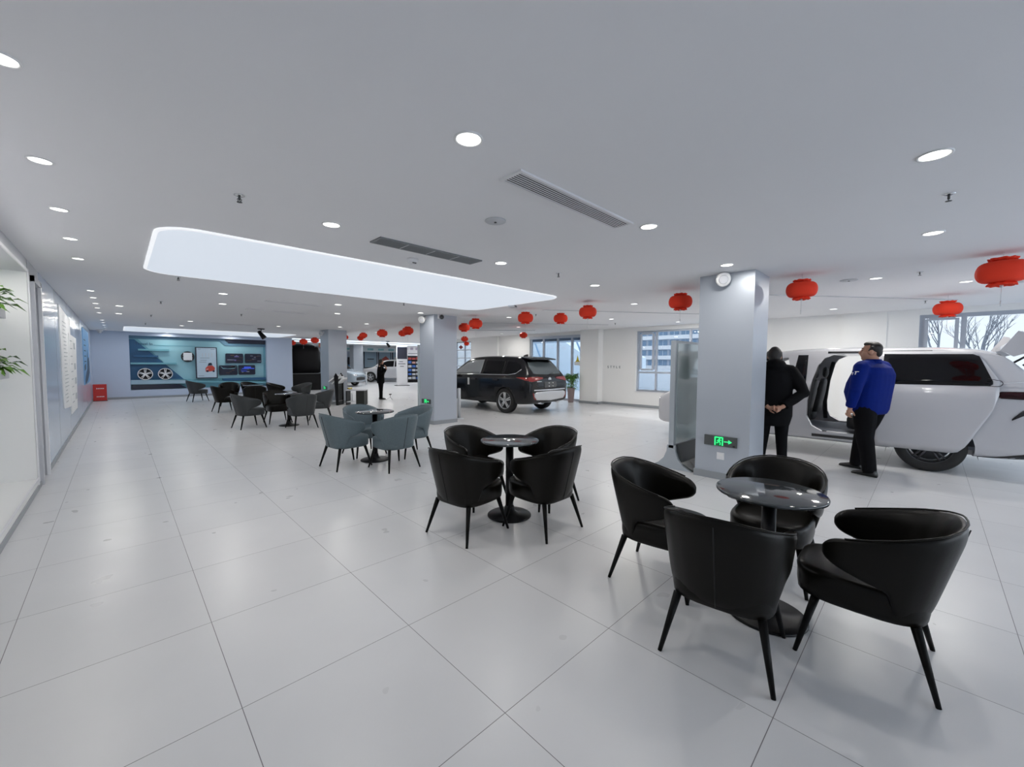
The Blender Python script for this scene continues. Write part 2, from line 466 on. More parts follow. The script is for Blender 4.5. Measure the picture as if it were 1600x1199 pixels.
# back glazing behind the camera: unseen, added without panes to let fill daylight in
for k, (a, b) in enumerate(((0.2, 5.9), (6.6, 12.4))):
    mb = MB()
    for i in range(5):
        x = a + (b - a) * i / 4
        mb.box(x - 0.03, x + 0.03, YB - 0.12, YB - 0.06, 0.05, 2.6, M_frame)
    mb.box(a, b, YB - 0.12, YB - 0.06, 0.05, 0.11, M_frame); mb.box(a, b, YB - 0.12, YB - 0.06, 2.54, 2.6, M_frame)
    f = mb.build('window_%d' % (5 + k)); f['kind'] = 'structure'

# ------------------------------------------------------------ outside
M_ground = mat('pale_paving', (0.62, 0.64, 0.66), 0.9)
mb = MB(); mb.box(13.12, 220, -120, 200, -0.3, -0.05, M_ground); mb.box(-60, 13.12, -120, YB - 0.2, -0.3, -0.05, M_ground)
o = struct('ground_outside', mb)
M_band = mat('balcony_white', (0.85, 0.86, 0.88), 0.7)
M_bglass = mat('facade_glass', (0.20, 0.32, 0.46), 0.2, spec=0.6)
M_bwall = mat('facade_grey', (0.55, 0.60, 0.68), 0.7)
def block(x, y0, y1, floors, lab, fh=3.0, zoff=-0.2):
    t = empty('apartment_building', (x, (y0 + y1) / 2, zoff), 0, lab, 'building')
    L = (y1 - y0) / 2
    mb = MB(); mb.box(0.6, 14, -L, L, 0, floors * fh, M_bwall); mb.build('facade', t)
    for k in range(floors):
        mb = MB(); mb.box(-0.9, 0.6, -L, L, k * fh, k * fh + 1.15, M_band); mb.build('balcony_band', t)
        mb = MB()
        n = int(L * 2 / 3.4)
        for i in range(n):
            a = -L + i * 3.4
            mb.box(0.45, 0.6, a + 0.3, a + 2.9, k * fh + 1.2, k * fh + 2.8, M_bglass)
            mb.box(0.40, 0.46, a + 1.55, a + 1.65, k * fh + 1.2, k * fh + 2.8, M_band)
        mb.build('window_row', t)
block(118, 38, 80, 8, 'white banded apartment block seen through the window behind the pillar')
mb = MB(); mb.box(24, 24.15, 4, 13.4, -0.05, 1.15, M_band)
o = mb.build('garden_wall'); tag(o, 'low white wall standing outside the window behind the pillar', 'wall')
def bare_tree(x, y, h, seed, lab):
    rnd = random.Random(seed)
    t = empty('bare_tree', (x, y, -0.06), 0, lab, 'tree', 'leafless trees outside the right window')
    m = mat('pale_bark', (0.30, 0.32, 0.36), 0.9)
    tr = MB(); br = MB()
    def grow(mb, p, d, L, r, lvl):
        q = p + d * L
        mb.tube([p, (p + q) / 2 + Vector((rnd.uniform(-.05, .05), rnd.uniform(-.05, .05), 0)) * L, q], [r, r * .8, r * .6], n=5, m=m)
        if lvl == 0: return
        for _ in range(3 if lvl > 1 else 4):
            nd = (d + Vector((rnd.uniform(-.6, .6), rnd.uniform(-.6, .6), rnd.uniform(0, .4)))).normalized()
            grow(br, p + d * L * rnd.uniform(.5, 1), nd, L * .68, r * .5, lvl - 1)
    grow(tr, Vector((0, 0, 0)), Vector((0, 0, 1)), h * .35, 0.09, 4)
    tr.build('trunk', t); br.build('branches', t)
for k, (x, y, h) in enumerate(((27, -0.2, 6), (29, -1.6, 5.5), (26, -1.5, 5.0), (30, 0.9, 6), (28, -3.0, 5.5))):
    bare_tree(x, y, h, 11 + k, ['tall bare tree outside the right window, seen through its sash', 'bare tree outside the right window, just right of its first mullion', 'short bare tree outside the right window above the white van tailgate', 'bare tree outside behind the wall left of the right window', 'bare tree far right outside the right window'][k])
# canopy and tent outside the glass doors
mb = MB(); mb.box(13.12, 14.3, 8.6, 14.0, 2.42, 2.56, mat('canopy_blue', (0.62, 0.76, 0.92), 0.6))
o = mb.build('entrance_canopy'); tag(o, 'blue canopy slab outside above the glass doors', 'canopy')
mb = MB()
T_w = mat('tent_white', (0.75, 0.86, 0.95), 0.7)
mb.prism([(13.6, -0.05), (21.6, -0.05), (21.6, 1.9), (17.6, 4.2), (13.6, 1.9)], 'x', 19, 26, T_w)
o = mb.build('marquee_tent'); tag(o, 'pale blue white tent outside the glass doors', 'tent')
for yy in (12.1, 15.2):
    mb = MB(); mb.tube([(18.0, yy, -0.05), (18.2, yy + 2.2, 4.0)], 0.05, m=mat('pole_blue', (0.25, 0.42, 0.62), 0.5)); o = mb.build('slanting_pole')
    tag(o, ('slanting blue pole outside the glass doors, behind the potted plant' if yy < 14 else 'slanting blue pole outside the glass doors, above the black car'), 'pole')
# ------------------------------------------------------------ cafe chairs and tables
def lerp(a, b, t): return a + (b - a) * t
def interp(tab, x):
    for (x0, y0), (x1, y1) in zip(tab, tab[1:]):
        if x <= x1: return lerp(y0, y1, (x - x0) / (x1 - x0) if x1 > x0 else 0)
    return tab[-1][1]
PLAN = [(0, -0.275), (0.07, -0.272), (0.14, -0.255), (0.205, -0.215), (0.25, -0.155), (0.278, -0.08), (0.288, 0.0), (0.284, 0.08), (0.270, 0.135), (0.252, 0.178)]
PLAN = [(x * 1.05, y) for x, y in PLAN]
_acc = [0]
for p, q in zip(PLAN, PLAN[1:]): _acc.append(_acc[-1] + math.dist(p, q))
_acc = [a / _acc[-1] for a in _acc]
def plan(a):
    s = -1 if a < 0 else 1; a = abs(a)
    return s * interp(list(zip(_acc, [p[0] for p in PLAN])), a), interp(list(zip(_acc, [p[1] for p in PLAN])), a)
ZT = [(0, .785), (.15, .782), (.30, .766), (.45, .740), (.60, .708), (.72, .685), (.82, .668), (.90, .655), (.94, .643), (.97, .628), (.99, .612), (1.0, .598)]
ZB = [(0, .30), (.50, .30), (.535, .36), (.56, .425), (.60, .448), (.68, .462), (.76, .478), (.84, .496), (.90, .510), (.94, .522), (.97, .536), (.99, .552), (1.0, .566)]
def shell_pt(a, z, off=0.0):
    x, y = plan(a)
    k = lerp(.83, 1.0, min(1, max(0, (z - .30) / .45)))
    y2 = y * k + (0.016 * (1 - k) / .17) - 0.050 * min(1, max(0, (.12 - y) / .39)) * (k - .83) / .17
    # outward offset in plan
    x1, y1 = plan(min(abs(a) + .01, 1) * (1 if a >= 0 else -1)); x0, y0 = plan(max(abs(a) - .01, 0.0) * (1 if a >= 0 else -1) if abs(a) > .01 else -.01)
    if abs(a) <= .01: n = Vector((0, -1))
    else:
        t = Vector((x1 - x0, y1 - y0)); 
        if t.length < 1e-6: t = Vector((0, 1))
        t.normalize(); n = Vector((t.y, -t.x)) * (1 if a > 0 else -1)
    return Vector((x * k + n.x * off, y2 + n.y * off, z))
def chair_meshes(leather, suffix):
    NA, NV = 44, 8
    mb = MB(); outer = []; inner = []
    for i in range(NA + 1):
        a = -1 + 2 * i / NA; a = .45 * a + .55 * math.sin(a * PI / 2)
        zt, zb = interp(ZT, abs(a)), interp(ZB, abs(a))
        co = []; ci = []
        for j in range(NV + 1):
            v = j / NV; z = lerp(zb, zt, v)
            th = 0.030
            if j in (0, NV): th = 0.014
            if i in (0, NA): th = 0.012
            co.append(shell_pt(a, z, th * .5)); ci.append(shell_pt(a, z, -th * 1.1))
        outer.append(co); inner.append(ci)
    rings = [outer[i] + inner[i][::-1] for i in range(NA + 1)]
    mb.rings(rings, leather)
    sh = mb.build('backrest', mods=[('SUBSURF', dict(levels=1))])
    for p in sh.data.polygons: p.use_smooth = True
    # piping along the top edge
    pm = MB(); pts = [shell_pt(-1 + 2 * i / 40, interp(ZT, abs(-1 + 2 * i / 40)) + 0.001, 0.004) for i in range(3, 38)]
    pm.tube(pts, 0.0045, n=6, m=leather); pp = pm.build('piping', sh)
    sm = MB(); pts = [shell_pt(0, .315 + (.745 - .315) * i / 10, 0.0155) for i in range(11)]
    sm.tube(pts, 0.0030, n=6, m=M_seam); ss = sm.build('seam', sh)
    # seat
    mb = MB(); rings = []
    for (z, k, dy) in ((.290, .90, 0), (.303, .98, 0), (.34, 1.0, 0), (.39, 1.0, 0), (.418, 1.0, .004), (.438, .965, .004), (.448, .85, 0), (.452, .5, 0)):
        r = []
        for i in range(32):
            t = 2 * PI * i / 32; c, s_ = math.cos(t), math.sin(t); e = 2 / 3.6
            wx = .243 - .012 * max(0, s_)
            r.append(Vector((math.copysign(abs(c) ** e, c) * wx * k, math.copysign(abs(s_) ** e, s_) * .262 * k + .034 + dy, z)))
        rings.append(r)
    mb.rings(rings, leather); seat = mb.build('seat')
    legs = []
    for sx in (-1, 1):
        for sy in (-1, 1):
            mb = MB(); mb.tube([(sx * .19, sy * .185 + .01, .30), (sx * .252, sy * .262 + .005, 0.0)], [.021, .0105], n=10, m=M_leg)
            legs.append(mb.build('leg'))
    return seat, sh, legs
def make_chair(leather):
    root = empty('cafe_chair')
    seat, sh, legs = chair_meshes(leather, '')
    for o in [seat, sh] + legs: o.parent = root
    return root
_proto = {'black': make_chair(M_leather), 'teal': make_chair(M_leather_g), 'char': make_chair(M_leather_d)}
_used = set()
def place_chair(kind, x, y, face, label, group):
    """face: direction the seat looks, degrees from +X"""
    p = _proto[kind]
    r = p if kind not in _used else copy_tree(p)
    _used.add(kind)
    r.location = (x, y, 0); r.rotation_euler = (0, 0, math.radians(face - 90))
    tag(r, label, 'chair', group)
    return r
def make_table():
    t = empty('cafe_table')
    mb = MB(); mb.lathe([(0.02, .732), (.276, .732), (.284, .736), (.286, .744), (.283, .751), (.276, .754), (0.0, .754)], n=64, m=M_top); mb.build('tabletop', t)
    mb = MB(); mb.lathe([(.11, .720), (.11, .732)], n=24, m=M_blackmetal); mb.lathe([(.038, .02), (.038, .72)], n=24, m=M_blackmetal); mb.build('column', t)
    mb = MB(); mb.lathe([(.215, 0), (.215, .008), (.205, .014), (.09, .022), (.055, .05), (.045, .09), (.039, .10)], n=48, m=M_blackmetal); mb.build('base', t)
    return t
_tp = make_table(); _tu = []
def place_table(x, y, label):
    t = _tp if not _tu else copy_tree(_tp); _tu.append(1)
    t.location = (x, y, 0); tag(t, label, 'table', 'round cafe tables')
GC = 'barrel chairs round the cafe tables'
place_table(2.755, .635, 'nearest round dark glass cafe table on a black pedestal')
place_chair('black', 2.28, .715, 8, 'nearest black leather barrel chair, its seamed back to us in front of the nearest table', GC)
place_chair('black', 2.77, .18, 92, 'black leather barrel chair at far right seen from its side, arms open to the table', GC)
place_chair('black', 2.715, 1.29, -83, 'black leather barrel chair on the left of the nearest table', GC)
place_chair('black', 3.36, .75, 182, 'black leather barrel chair behind the nearest table, under the pillar exit sign', GC)
place_table(2.73, 2.84, 'round cafe table in the second group, between four black chairs')
place_chair('black', 2.20, 2.83, 7, 'black barrel chair at front left of the second nearest table', GC)
place_chair('black', 2.755, 2.42, 91, 'black barrel chair at front right of the second nearest table', GC)
place_chair('black', 2.75, 3.40, -88, 'black barrel chair at back left of the second nearest table, facing us', GC)
place_chair('black', 3.30, 2.86, 183, 'black barrel chair at back right of the second nearest table, facing us', GC)
place_table(2.80, 5.90, 'round cafe table amid the four teal grey chairs')
place_chair('teal', 2.32, 5.84, 6, 'teal grey barrel chair at front left of the middle table', GC)
place_chair('teal', 2.80, 5.29, 95, 'teal grey barrel chair at front right of the middle table', GC)
place_chair('teal', 2.86, 6.42, -88, 'teal grey barrel chair at back left of the middle table, facing us', GC)
place_chair('teal', 3.40, 5.85, 180, 'teal grey barrel chair at back right of the middle table beside the pillar exit sign', GC)
place_table(2.86, 10.50, 'round dark cafe table behind the charcoal chair with a centre seam')
place_chair('char', 2.09, 10.72, 10, 'charcoal barrel chair left of the fourth table, angled to the right', GC)
place_chair('char', 2.96, 9.90, 95, 'charcoal barrel chair in front of the fourth table, black centre seam facing us', GC)
place_chair('black', 2.80, 11.20, -90, 'black barrel chair behind the fourth table, facing us', GC)
place_chair('char', 3.80, 11.15, 160, 'dark green grey barrel chair right of the fourth table by the far pillar', GC)
place_table(3.05, 14.9, 'farthest round cafe table, half hidden by chairs before the display wall')
place_chair('black', 2.25, 14.6, 10, 'dark barrel chair at the far left of the farthest table', GC)
place_chair('black', 2.93, 14.1, 80, 'dark barrel chair in front of the farthest table, back to us', GC)
place_chair('black', 2.70, 16.6, -100, 'dark barrel chair behind the farthest table, directly below the poster screen', GC)
place_chair('black', 3.35, 16.55, -60, 'dark barrel chair behind the farthest table, below the right display panels', GC)
place_chair('black', 3.9, 15.55, -30, 'dark barrel chair at the farthest table, turned away to its right', GC)
place_chair('char', 4.45, 14.9, 200, 'dark barrel chair at the right end of the farthest table', GC)
place_chair('char', 2.10, 19.05, 15, 'lone dark barrel chair standing in front of the display wall', GC)

# ------------------------------------------------------------ ceiling lights
def make_downlight(r, lens, watt, lampcol=(1, .97, .92)):
    t = empty('downlight')
    mb = MB(); mb.lathe([(r, 0.0), (r, -.006), (r * .9, -.008), (r * .82, -.003), (r * .82, 0.0)], n=24, m=M_lampwhite, cap=False); mb.build('trim_ring', t)
    mb = MB(); mb.lathe([(0.001, -.0035), (r * .82, -.0035)], n=24, m=lens, cap=False); mb.build('lens', t, normals=False)
    ld = bpy.data.lights.new('downlight_beam', 'AREA'); ld.shape = 'DISK'; ld.size = r * 1.6; ld.energy = watt; ld.color = lampcol
    lo = bpy.data.objects.new('beam', ld); COL.objects.link(lo); lo.parent = t; lo.location = (0, 0, -.012)
    return t
_dl = {}
def downlight(x, y, z, label, group, kind='big'):
    if kind not in _dl:
        r, w = dict(big=(.075, DOWNLIGHT_W), small=(.055, DOWNLIGHT_W * .5), hall=(.08, DOWNLIGHT_W * 3.3))[kind]
        t = make_downlight(r, M_lens if kind != 'hall' else M_lens_far, w); _dl[kind] = t
    else:
        t = copy_tree(_dl[kind])
    t.location = (x, y, z); tag(t, label, 'ceiling light', group)
G_a, G_b, G_c = 'spotlights along the left wall', 'downlights in the grey ceiling', 'downlights in the white raised ceiling'
ys = [2.51, 3.61, 4.66, 5.69, 6.73, 9.64, 10.67, 11.7, 12.66, 13.9, 16.34, 17.4, 18.6, 19.66, 20.8]
ordn = ['nearest, cut by photo edge', 'second from the front', 'third from the front', 'fourth from the front', 'fifth from the front', 'sixth, past the gap', 'seventh from the front', 'eighth from the front', 'ninth from the front', 'tenth from the front', 'first of the distant run', 'second of the distant run', 'third of the distant run', 'fourth of the distant run', 'nearest the far corner camera']
for y, s in zip(ys, ordn): downlight(-.285, y, H1, 'small ceiling spotlight in the row by left wall, ' + s, G_a, 'small')
pts = [(1.33, 1.70, 'large round downlight at top centre of the ceiling'), (3.24, .03, 'large round downlight at upper right of the ceiling'),
 (1.32, 3.54, 'round downlight left of the long grey vent'), (3.23, 1.69, 'round downlight at the right end of the big slatted vent'),
 (5.12, .03, 'round downlight below the upper right sprinkler'), (3.20, 3.49, 'round downlight above the tip of the big light panel'),
 (5.10, 1.69, 'round downlight just above the near pillar'), (5.08, 3.49, 'round downlight between light panel tip and near pillar'),
 (1.32, 8.41, 'downlight under the big light panel, front one of the left pair'), (1.54, 9.91, 'downlight under the big light panel, rear one of the left pair'),
 (.06, 11.87, 'front one of two downlights beside the left wall row'), (.05, 13.8, 'rear one of two downlights beside the left wall row'),
 (3.20, 8.31, 'front downlight of the pair under the panel centre'), (3.77, 9.84, 'rear downlight of the pair under the panel centre'),
 (1.53, 14.87, 'distant downlight in front of the far strip light, left'), (1.52, 16.94, 'distant downlight close to the far strip light'),
 (3.78, 14.8, 'distant downlight in front of the far strip light, right'), (5.26, 13.53, 'downlight above the far pillar'),
 (5.07, 8.28, 'downlight beside the emergency lamp of the middle pillar'), (5.38, 11.8, 'downlight between middle pillar and far pillar'),
 (1.48, 21.7, 'small downlight over the left half of the display wall'), (3.65, 21.7, 'small downlight over the right half of the display wall')]
for x, y, l in pts: downlight(x, y, H1, l, G_b)
for x, y, l in [(7.88, .60, 'downlight in the white ceiling right of the near pillar'), (9.11, -.32, 'downlight in the white ceiling near the big right lantern'),
 (11.56, 1.57, 'downlight in the white ceiling near the far white wall'), (7.73, 8.10, 'downlight in the white ceiling above the black car'),
 (7.79, 4.37, 'downlight in the white ceiling left of the near pillar lantern'), (11.99, 5.27, 'downlight in the white ceiling above the window behind the pillar'),
 (10.0, 6.3, 'downlight in the white ceiling in front of the blank white wall'),
 (10.0, 10.0, 'downlight in the white ceiling in front of the glass doors'), (11.8, 12.8, 'downlight in the white ceiling past the glass doors'), (8.2, 12.4, 'downlight in the white ceiling over the black car bonnet'),
 (10, 2.6, 'downlight in the white ceiling over the white van'), (7.8, 16.2, 'downlight in the hall ceiling near the magazine rack'), (11, 17, 'downlight in the hall ceiling behind the red lanterns'),
 (8.5, 19.5, 'downlight in the hall ceiling left of the standing woman'), (10.4, 20.5, 'downlight in the hall ceiling above the standing woman'), (12.6, 20.6, 'downlight in the hall ceiling above the white kiosk'),
 (9, 24.6, 'distant downlight over the grey car'), (12.5, 24.4, 'distant downlight over the white kiosk'), (16, 24, 'distant downlight over the product shelf'), (9.5, 29.5, 'far downlight in the back of the hall'), (13.5, 29, 'far downlight over the distant white car'), (17.5, 29, 'far downlight at the right of the hall')]:  # the distant and far ones are added to light the back hall
    downlight(x, y, H2, l, G_c, 'hall')

# luminous stretch panels
def light_panel(x0, x1, y0, y1, r, label, es):
    t = empty('luminous_ceiling_panel', ((x0 + x1) / 2, (y0 + y1) / 2, H1), 0, label, 'ceiling light', 'luminous ceiling panels')
    def rr(grow):
        pts = []
        hx, hy = (x1 - x0) / 2 + grow, (y1 - y0) / 2 + grow; R_ = r + grow
        for q, (cx_, cy_) in enumerate(((hx - R_, hy - R_), (-hx + R_, hy - R_), (-hx + R_, -hy + R_), (hx - R_, -hy + R_))):
            for k in range(13):
                a = PI / 2 * q + PI / 2 * k / 12
                pts.append((cx_ + R_ * math.cos(a), cy_ + R_ * math.sin(a)))
        return pts
    a = rr(0); b = rr(-.03)
    mb = MB(); mb.prism(b, 'z', -.014, 0.0, mat('luminous_membrane', (.35, .35, .36), .6, emis=(.80, .885, 1.0), es=es)); mb.build('membrane', t)
    mb = MB(); n = len(a)
    vs = [(p[0], p[1], 0) for p in a] + [(p[0], p[1], -.012) for p in a] + [(p[0], p[1], -.016) for p in b] + [(p[0], p[1], 0) for p in b]
    fs = []
    for j in range(3):
        for i in range(n): fs.append((j * n + i, j * n + (i + 1) % n, (j + 1) * n + (i + 1) % n, (j + 1) * n + i))
    mb.faces(vs, fs, mat('panel_rim', (.5, .5, .5), .6, emis=(.93, .96, 1.0), es=es * 1.12)); mb.build('rim', t)
light_panel(.26, 5.62, 4.50, 7.05, .32, 'large rounded luminous ceiling panel glowing pale blue above the walkway', .66)
light_panel(.18, 5.5, 18.7, 21.5, .25, 'distant luminous ceiling panel in front of the display wall', .9)
# ------------------------------------------------------------ ceiling fixtures
def slat_vent(x0, x1, y0, y1, z, label, n=8, cells=1, m=None, dark=None):
    t = empty('ceiling_vent', ((x0 + x1) / 2, (y0 + y1) / 2, z), 0, label, 'air vent', 'vents in the grey ceiling')
    hx, hy = (x1 - x0) / 2, (y1 - y0) / 2
    m = m or M_white_pl
    mb = MB(); mb.box(-hx + .002, hx - .002, -hy + .002, hy - .002, -.003, 0, dark or M_seam); mb.build('backing', t)  # dark sheet stands in for the shade of a recess behind the slats
    mb = MB(); w = .022
    for a in ((-hx, hx, -hy, -hy + w), (-hx, hx, hy - w, hy), (-hx, -hx + w, -hy + w, hy - w), (hx - w, hx, -hy + w, hy - w)): mb.box(a[0], a[1], a[2], a[3], -.012, 0, m)
    for c in range(1, cells): xx = -hx + 2 * hx * c / cells; mb.box(xx - .006, xx + .006, -hy + w, hy - w, -.0125, 0, m if cells == 1 else M_grey)
    mb.build('frame', t)
    for k in range(n):
        yy = -hy + w + (2 * hy - 2 * w) * (k + .5) / n
        mb = MB(); mb.box(-hx + w, hx - w, yy - .0040, yy + .0040, -.0115, -.0095, m); mb.build('slat', t)
slat_vent(1.75, 3.06, 1.735, 1.925, H1, 'long white slatted ceiling vent between the big downlights', 7)
M_mesh = mat('vent_mesh_grey', (.20, .21, .22), .6)
slat_vent(1.76, 2.97, 3.55, 3.77, H1, 'grey meshed ceiling vent of four cells beside the big light panel', 14, 4, M_mesh)
slat_vent(2.04, 3.02, 8.70, 8.86, H1, 'thin faint ceiling vent just behind the big light panel', 3, 1, M_ceil, M_mesh)
slat_vent(2.04, 3.27, 10.36, 10.52, H1, 'thin faint ceiling vent further back, above the far chairs', 3, 1, M_ceil, M_mesh)
slat_vent(2.04, 3.2, 14.9, 15.1, H1, 'thin faint ceiling vent in front of the distant light panel', 3, 1, M_ceil, M_mesh)
# seams of the raised ceiling
for k, (a, b) in enumerate((((8.2, 2.25), (11.45, -.3)), ((7.17, 6.37), (10.5, 4.02)), ((7.9, 9.98), (11.4, 7.3)), ((9.5, 12.5), (11.5, 10.6)))):
    d = (Vector(b) - Vector(a)).normalized(); n = Vector((-d.y, d.x)) * .02
    mb = MB(); mb.prism([(a[0] - n.x, a[1] - n.y), (b[0] - n.x, b[1] - n.y), (b[0] + n.x, b[1] + n.y), (a[0] + n.x, a[1] + n.y)], 'z', H2 - .012, H2, M_grey)
    struct('trim_%d' % (3 + k), mb)

def make_sprinkler():
    t = empty('sprinkler')
    mb = MB(); mb.lathe([(.034, 0), (.034, -.003), (.02, -.008), (.012, -.008)], n=16, m=M_chrome); mb.build('escutcheon', t)
    mb = MB(); mb.tube([(0, 0, -.005), (0, 0, -.035)], [.007, .007], m=M_darkgrey)
    for s in (-1, 1): mb.tube([(s * .006, 0, -.02), (s * .013, 0, -.03), (s * .005, 0, -.046)], .0025, n=5, m=M_darkgrey)
    mb.build('frame_arms', t)
    mb = MB(); mb.lathe([(.017, -.046), (.017, -.049)], n=12, m=M_darkgrey); mb.build('deflector', t)
    return t
_sp = None
for x, y, z, l in [(.64, 3.38, H1, 'pendent sprinkler left of the light panel, upper left ceiling'), (4.04, -.04, H1, 'pendent sprinkler at upper right, between two downlights'),
    (.63, 7.22, H1, 'pendent sprinkler just behind the left end of the big light panel'), (4.08, 3.36, H1, 'pendent sprinkler between the near pillar and the panel tip'),
    (.63, 10.38, H1, 'distant sprinkler, second behind the big light panel'), (.63, 13.56, H1, 'distant sprinkler, third behind the big light panel'),
    (2.19, 11.71, H1, 'distant sprinkler above the far chairs'), (.64, 16.66, H1, 'distant sprinkler near the far strip of light'), (4.01, 7.15, H1, 'sprinkler behind the right half of the big light panel'),
    (7.75, .15, H2, 'sprinkler in the white ceiling between the big lanterns'), (11.27, .12, H2, 'sprinkler in the white ceiling by the right window lantern'),
    (11.07, 6.84, H2, 'sprinkler in the white ceiling before the blank white wall'), (7.70, 7.07, H2, 'sprinkler in the white ceiling beside the hanging lanterns')]:
    if _sp is None: _sp = make_sprinkler(); t = _sp
    else: t = copy_tree(_sp)
    t.location = (x, y, z); tag(t, l, 'sprinkler', 'ceiling sprinklers')

def disc(name, x, y, z, r, label, cat, m=M_grey):
    t = empty(name, (x, y, z), 0, label, cat)
    mb = MB(); mb.lathe([(r, 0), (r, -.006), (r * .93, -.010), (r * .5, -.012), (.001, -.012)], n=28, m=m); mb.build('cover', t)
    mb = MB(); mb.lathe([(r * .12, -.012), (r * .12, -.018), (0.001, -.018)], n=12, m=M_darkgrey); mb.build('centre_cap', t)
disc('ceiling_speaker', 2.23, 2.50, H1, .085, 'flat round grey ceiling speaker left of the slatted vent', 'speaker')
disc('ceiling_speaker', 7.79, .89, H2, .11, 'round grey ceiling speaker beside the lantern right of the pillar', 'speaker')
disc('ceiling_speaker', 9.67, -.95, H2, .11, 'round grey ceiling speaker at the right edge behind the big lantern', 'speaker')
t = empty('smoke_detector', (2.39, 4.06, H1), 0, 'round white ceiling detector with dark slots between vent and light panel', 'detector')
mb = MB(); mb.lathe([(.062, 0), (.062, -.03), (.05, -.036)], n=24, m=M_white_pl); mb.lathe([(.05, -.036), (.036, -.052), (.03, -.06), (.001, -.06)], n=24, m=M_white_pl); mb.build('housing', t)
for k in range(3):
    mb = MB(); mb.box(-.022 + .016 * k, -.012 + .016 * k, -.043, -.035, -.056, -.044, M_blackplastic); mb.build('slot', t)
t = empty('ceiling_camera', (5.68, 5.84, H1), .4, 'small boxy grey ceiling device at the tip of the big light panel', 'camera')
mb = MB(); mb.box(-.09, .09, -.06, .06, -.045, 0, M_grey); mb.build('housing', t)
mb = MB(); mb.box(-.045, .045, -.064, -.058, -.038, -.012, M_blackplastic); mb.build('lens_window', t)

# black track spotlight
def spot(x, y, z, rz, label):
    t = empty('stage_spotlight', (x, y, z), rz, label, 'spotlight')
    mb = MB(); mb.lathe([(.11, 0), (.11, -.03), (.03, -.035)], n=20, m=M_blackmetal); mb.tube([(0, 0, -.03), (0, 0, -.10)], .015, m=M_blackmetal); mb.build('mount', t)
    mb = MB(); mb.tube([(-.08, 0, -.10), (.10, 0, -.33)], [.055, .085], n=16, m=M_blackmetal); mb.build('lamp_body', t)
    mb = MB(); mb.tube([(-.02, 0, -.08), (.0, 0, -.16), (.03, 0, -.19)], .02, m=M_chrome); mb.build('yoke', t)
spot(3.62, 16.3, H1, -.6, 'black spotlight hanging from the ceiling in front of the far light strip')
spot(11.6, 22.6, H2, -.4, 'black spotlight hanging in the hall above the standing woman')

# ------------------------------------------------------------ pillar fittings
def emergency_lamp(x, y, z, label, s=1.0):
    t = empty('emergency_lamp', (x, y, z), 0, label, 'lamp')
    mb = MB(); mb.box(-.02, 0, -.05, .05, 0.0, .075, M_white_pl); mb.tube([(-.01, 0, .03), (-.07, 0, .01)], .02, m=M_white_pl); mb.build('bracket', t)
    d = Vector((-.80, -.52, -.30)).normalized(); c = Vector((-.085, 0, 0)) * s
    mb = MB(); mb.tube([c - d * .035, c + d * .028, c + d * .04], [.078 * s, .088 * s, .080 * s], n=28, m=M_lampwhite); h = mb.build('lamp_head', t)
    mb = MB(); mb.tube([c + d * .041, c + d * .044], [.056 * s, .050 * s], n=28, m=M_grey); mb.build('lens', h)
emergency_lamp(5.57, 1.86, 2.565, 'round white emergency lamp at the top of the near pillar')
emergency_lamp(5.43, 8.66, 2.545, 'round white emergency lamp at the top of the middle pillar')
emergency_lamp(5.38, 15.35, 2.53, 'round emergency lamp at the top of the far pillar')
t = empty('security_camera', (5.60, 8.28, 2.59), 0, 'black eyed security camera at the top of the middle pillar', 'camera')
mb = MB(); mb.box(-.06, .06, -.05, 0, -.04, .06, M_white_pl); mb.build('bracket', t)
mb = MB(); mb.ell((0, -.085, 0), (.055, .055, .055), M_blackplastic); mb.build('camera_dome', t)
t = empty('security_camera', (-.45, 21.6, H1), 0, 'white dome security camera on the ceiling in the far left corner', 'camera')
mb = MB(); mb.lathe([(.09, 0), (.09, -.05), (.07, -.06)], n=20, m=M_white_pl); mb.build('base', t)
mb = MB(); mb.ell((0, 0, -.07), (.06, .06, .06), M_grey); mb.build('camera_dome', t)

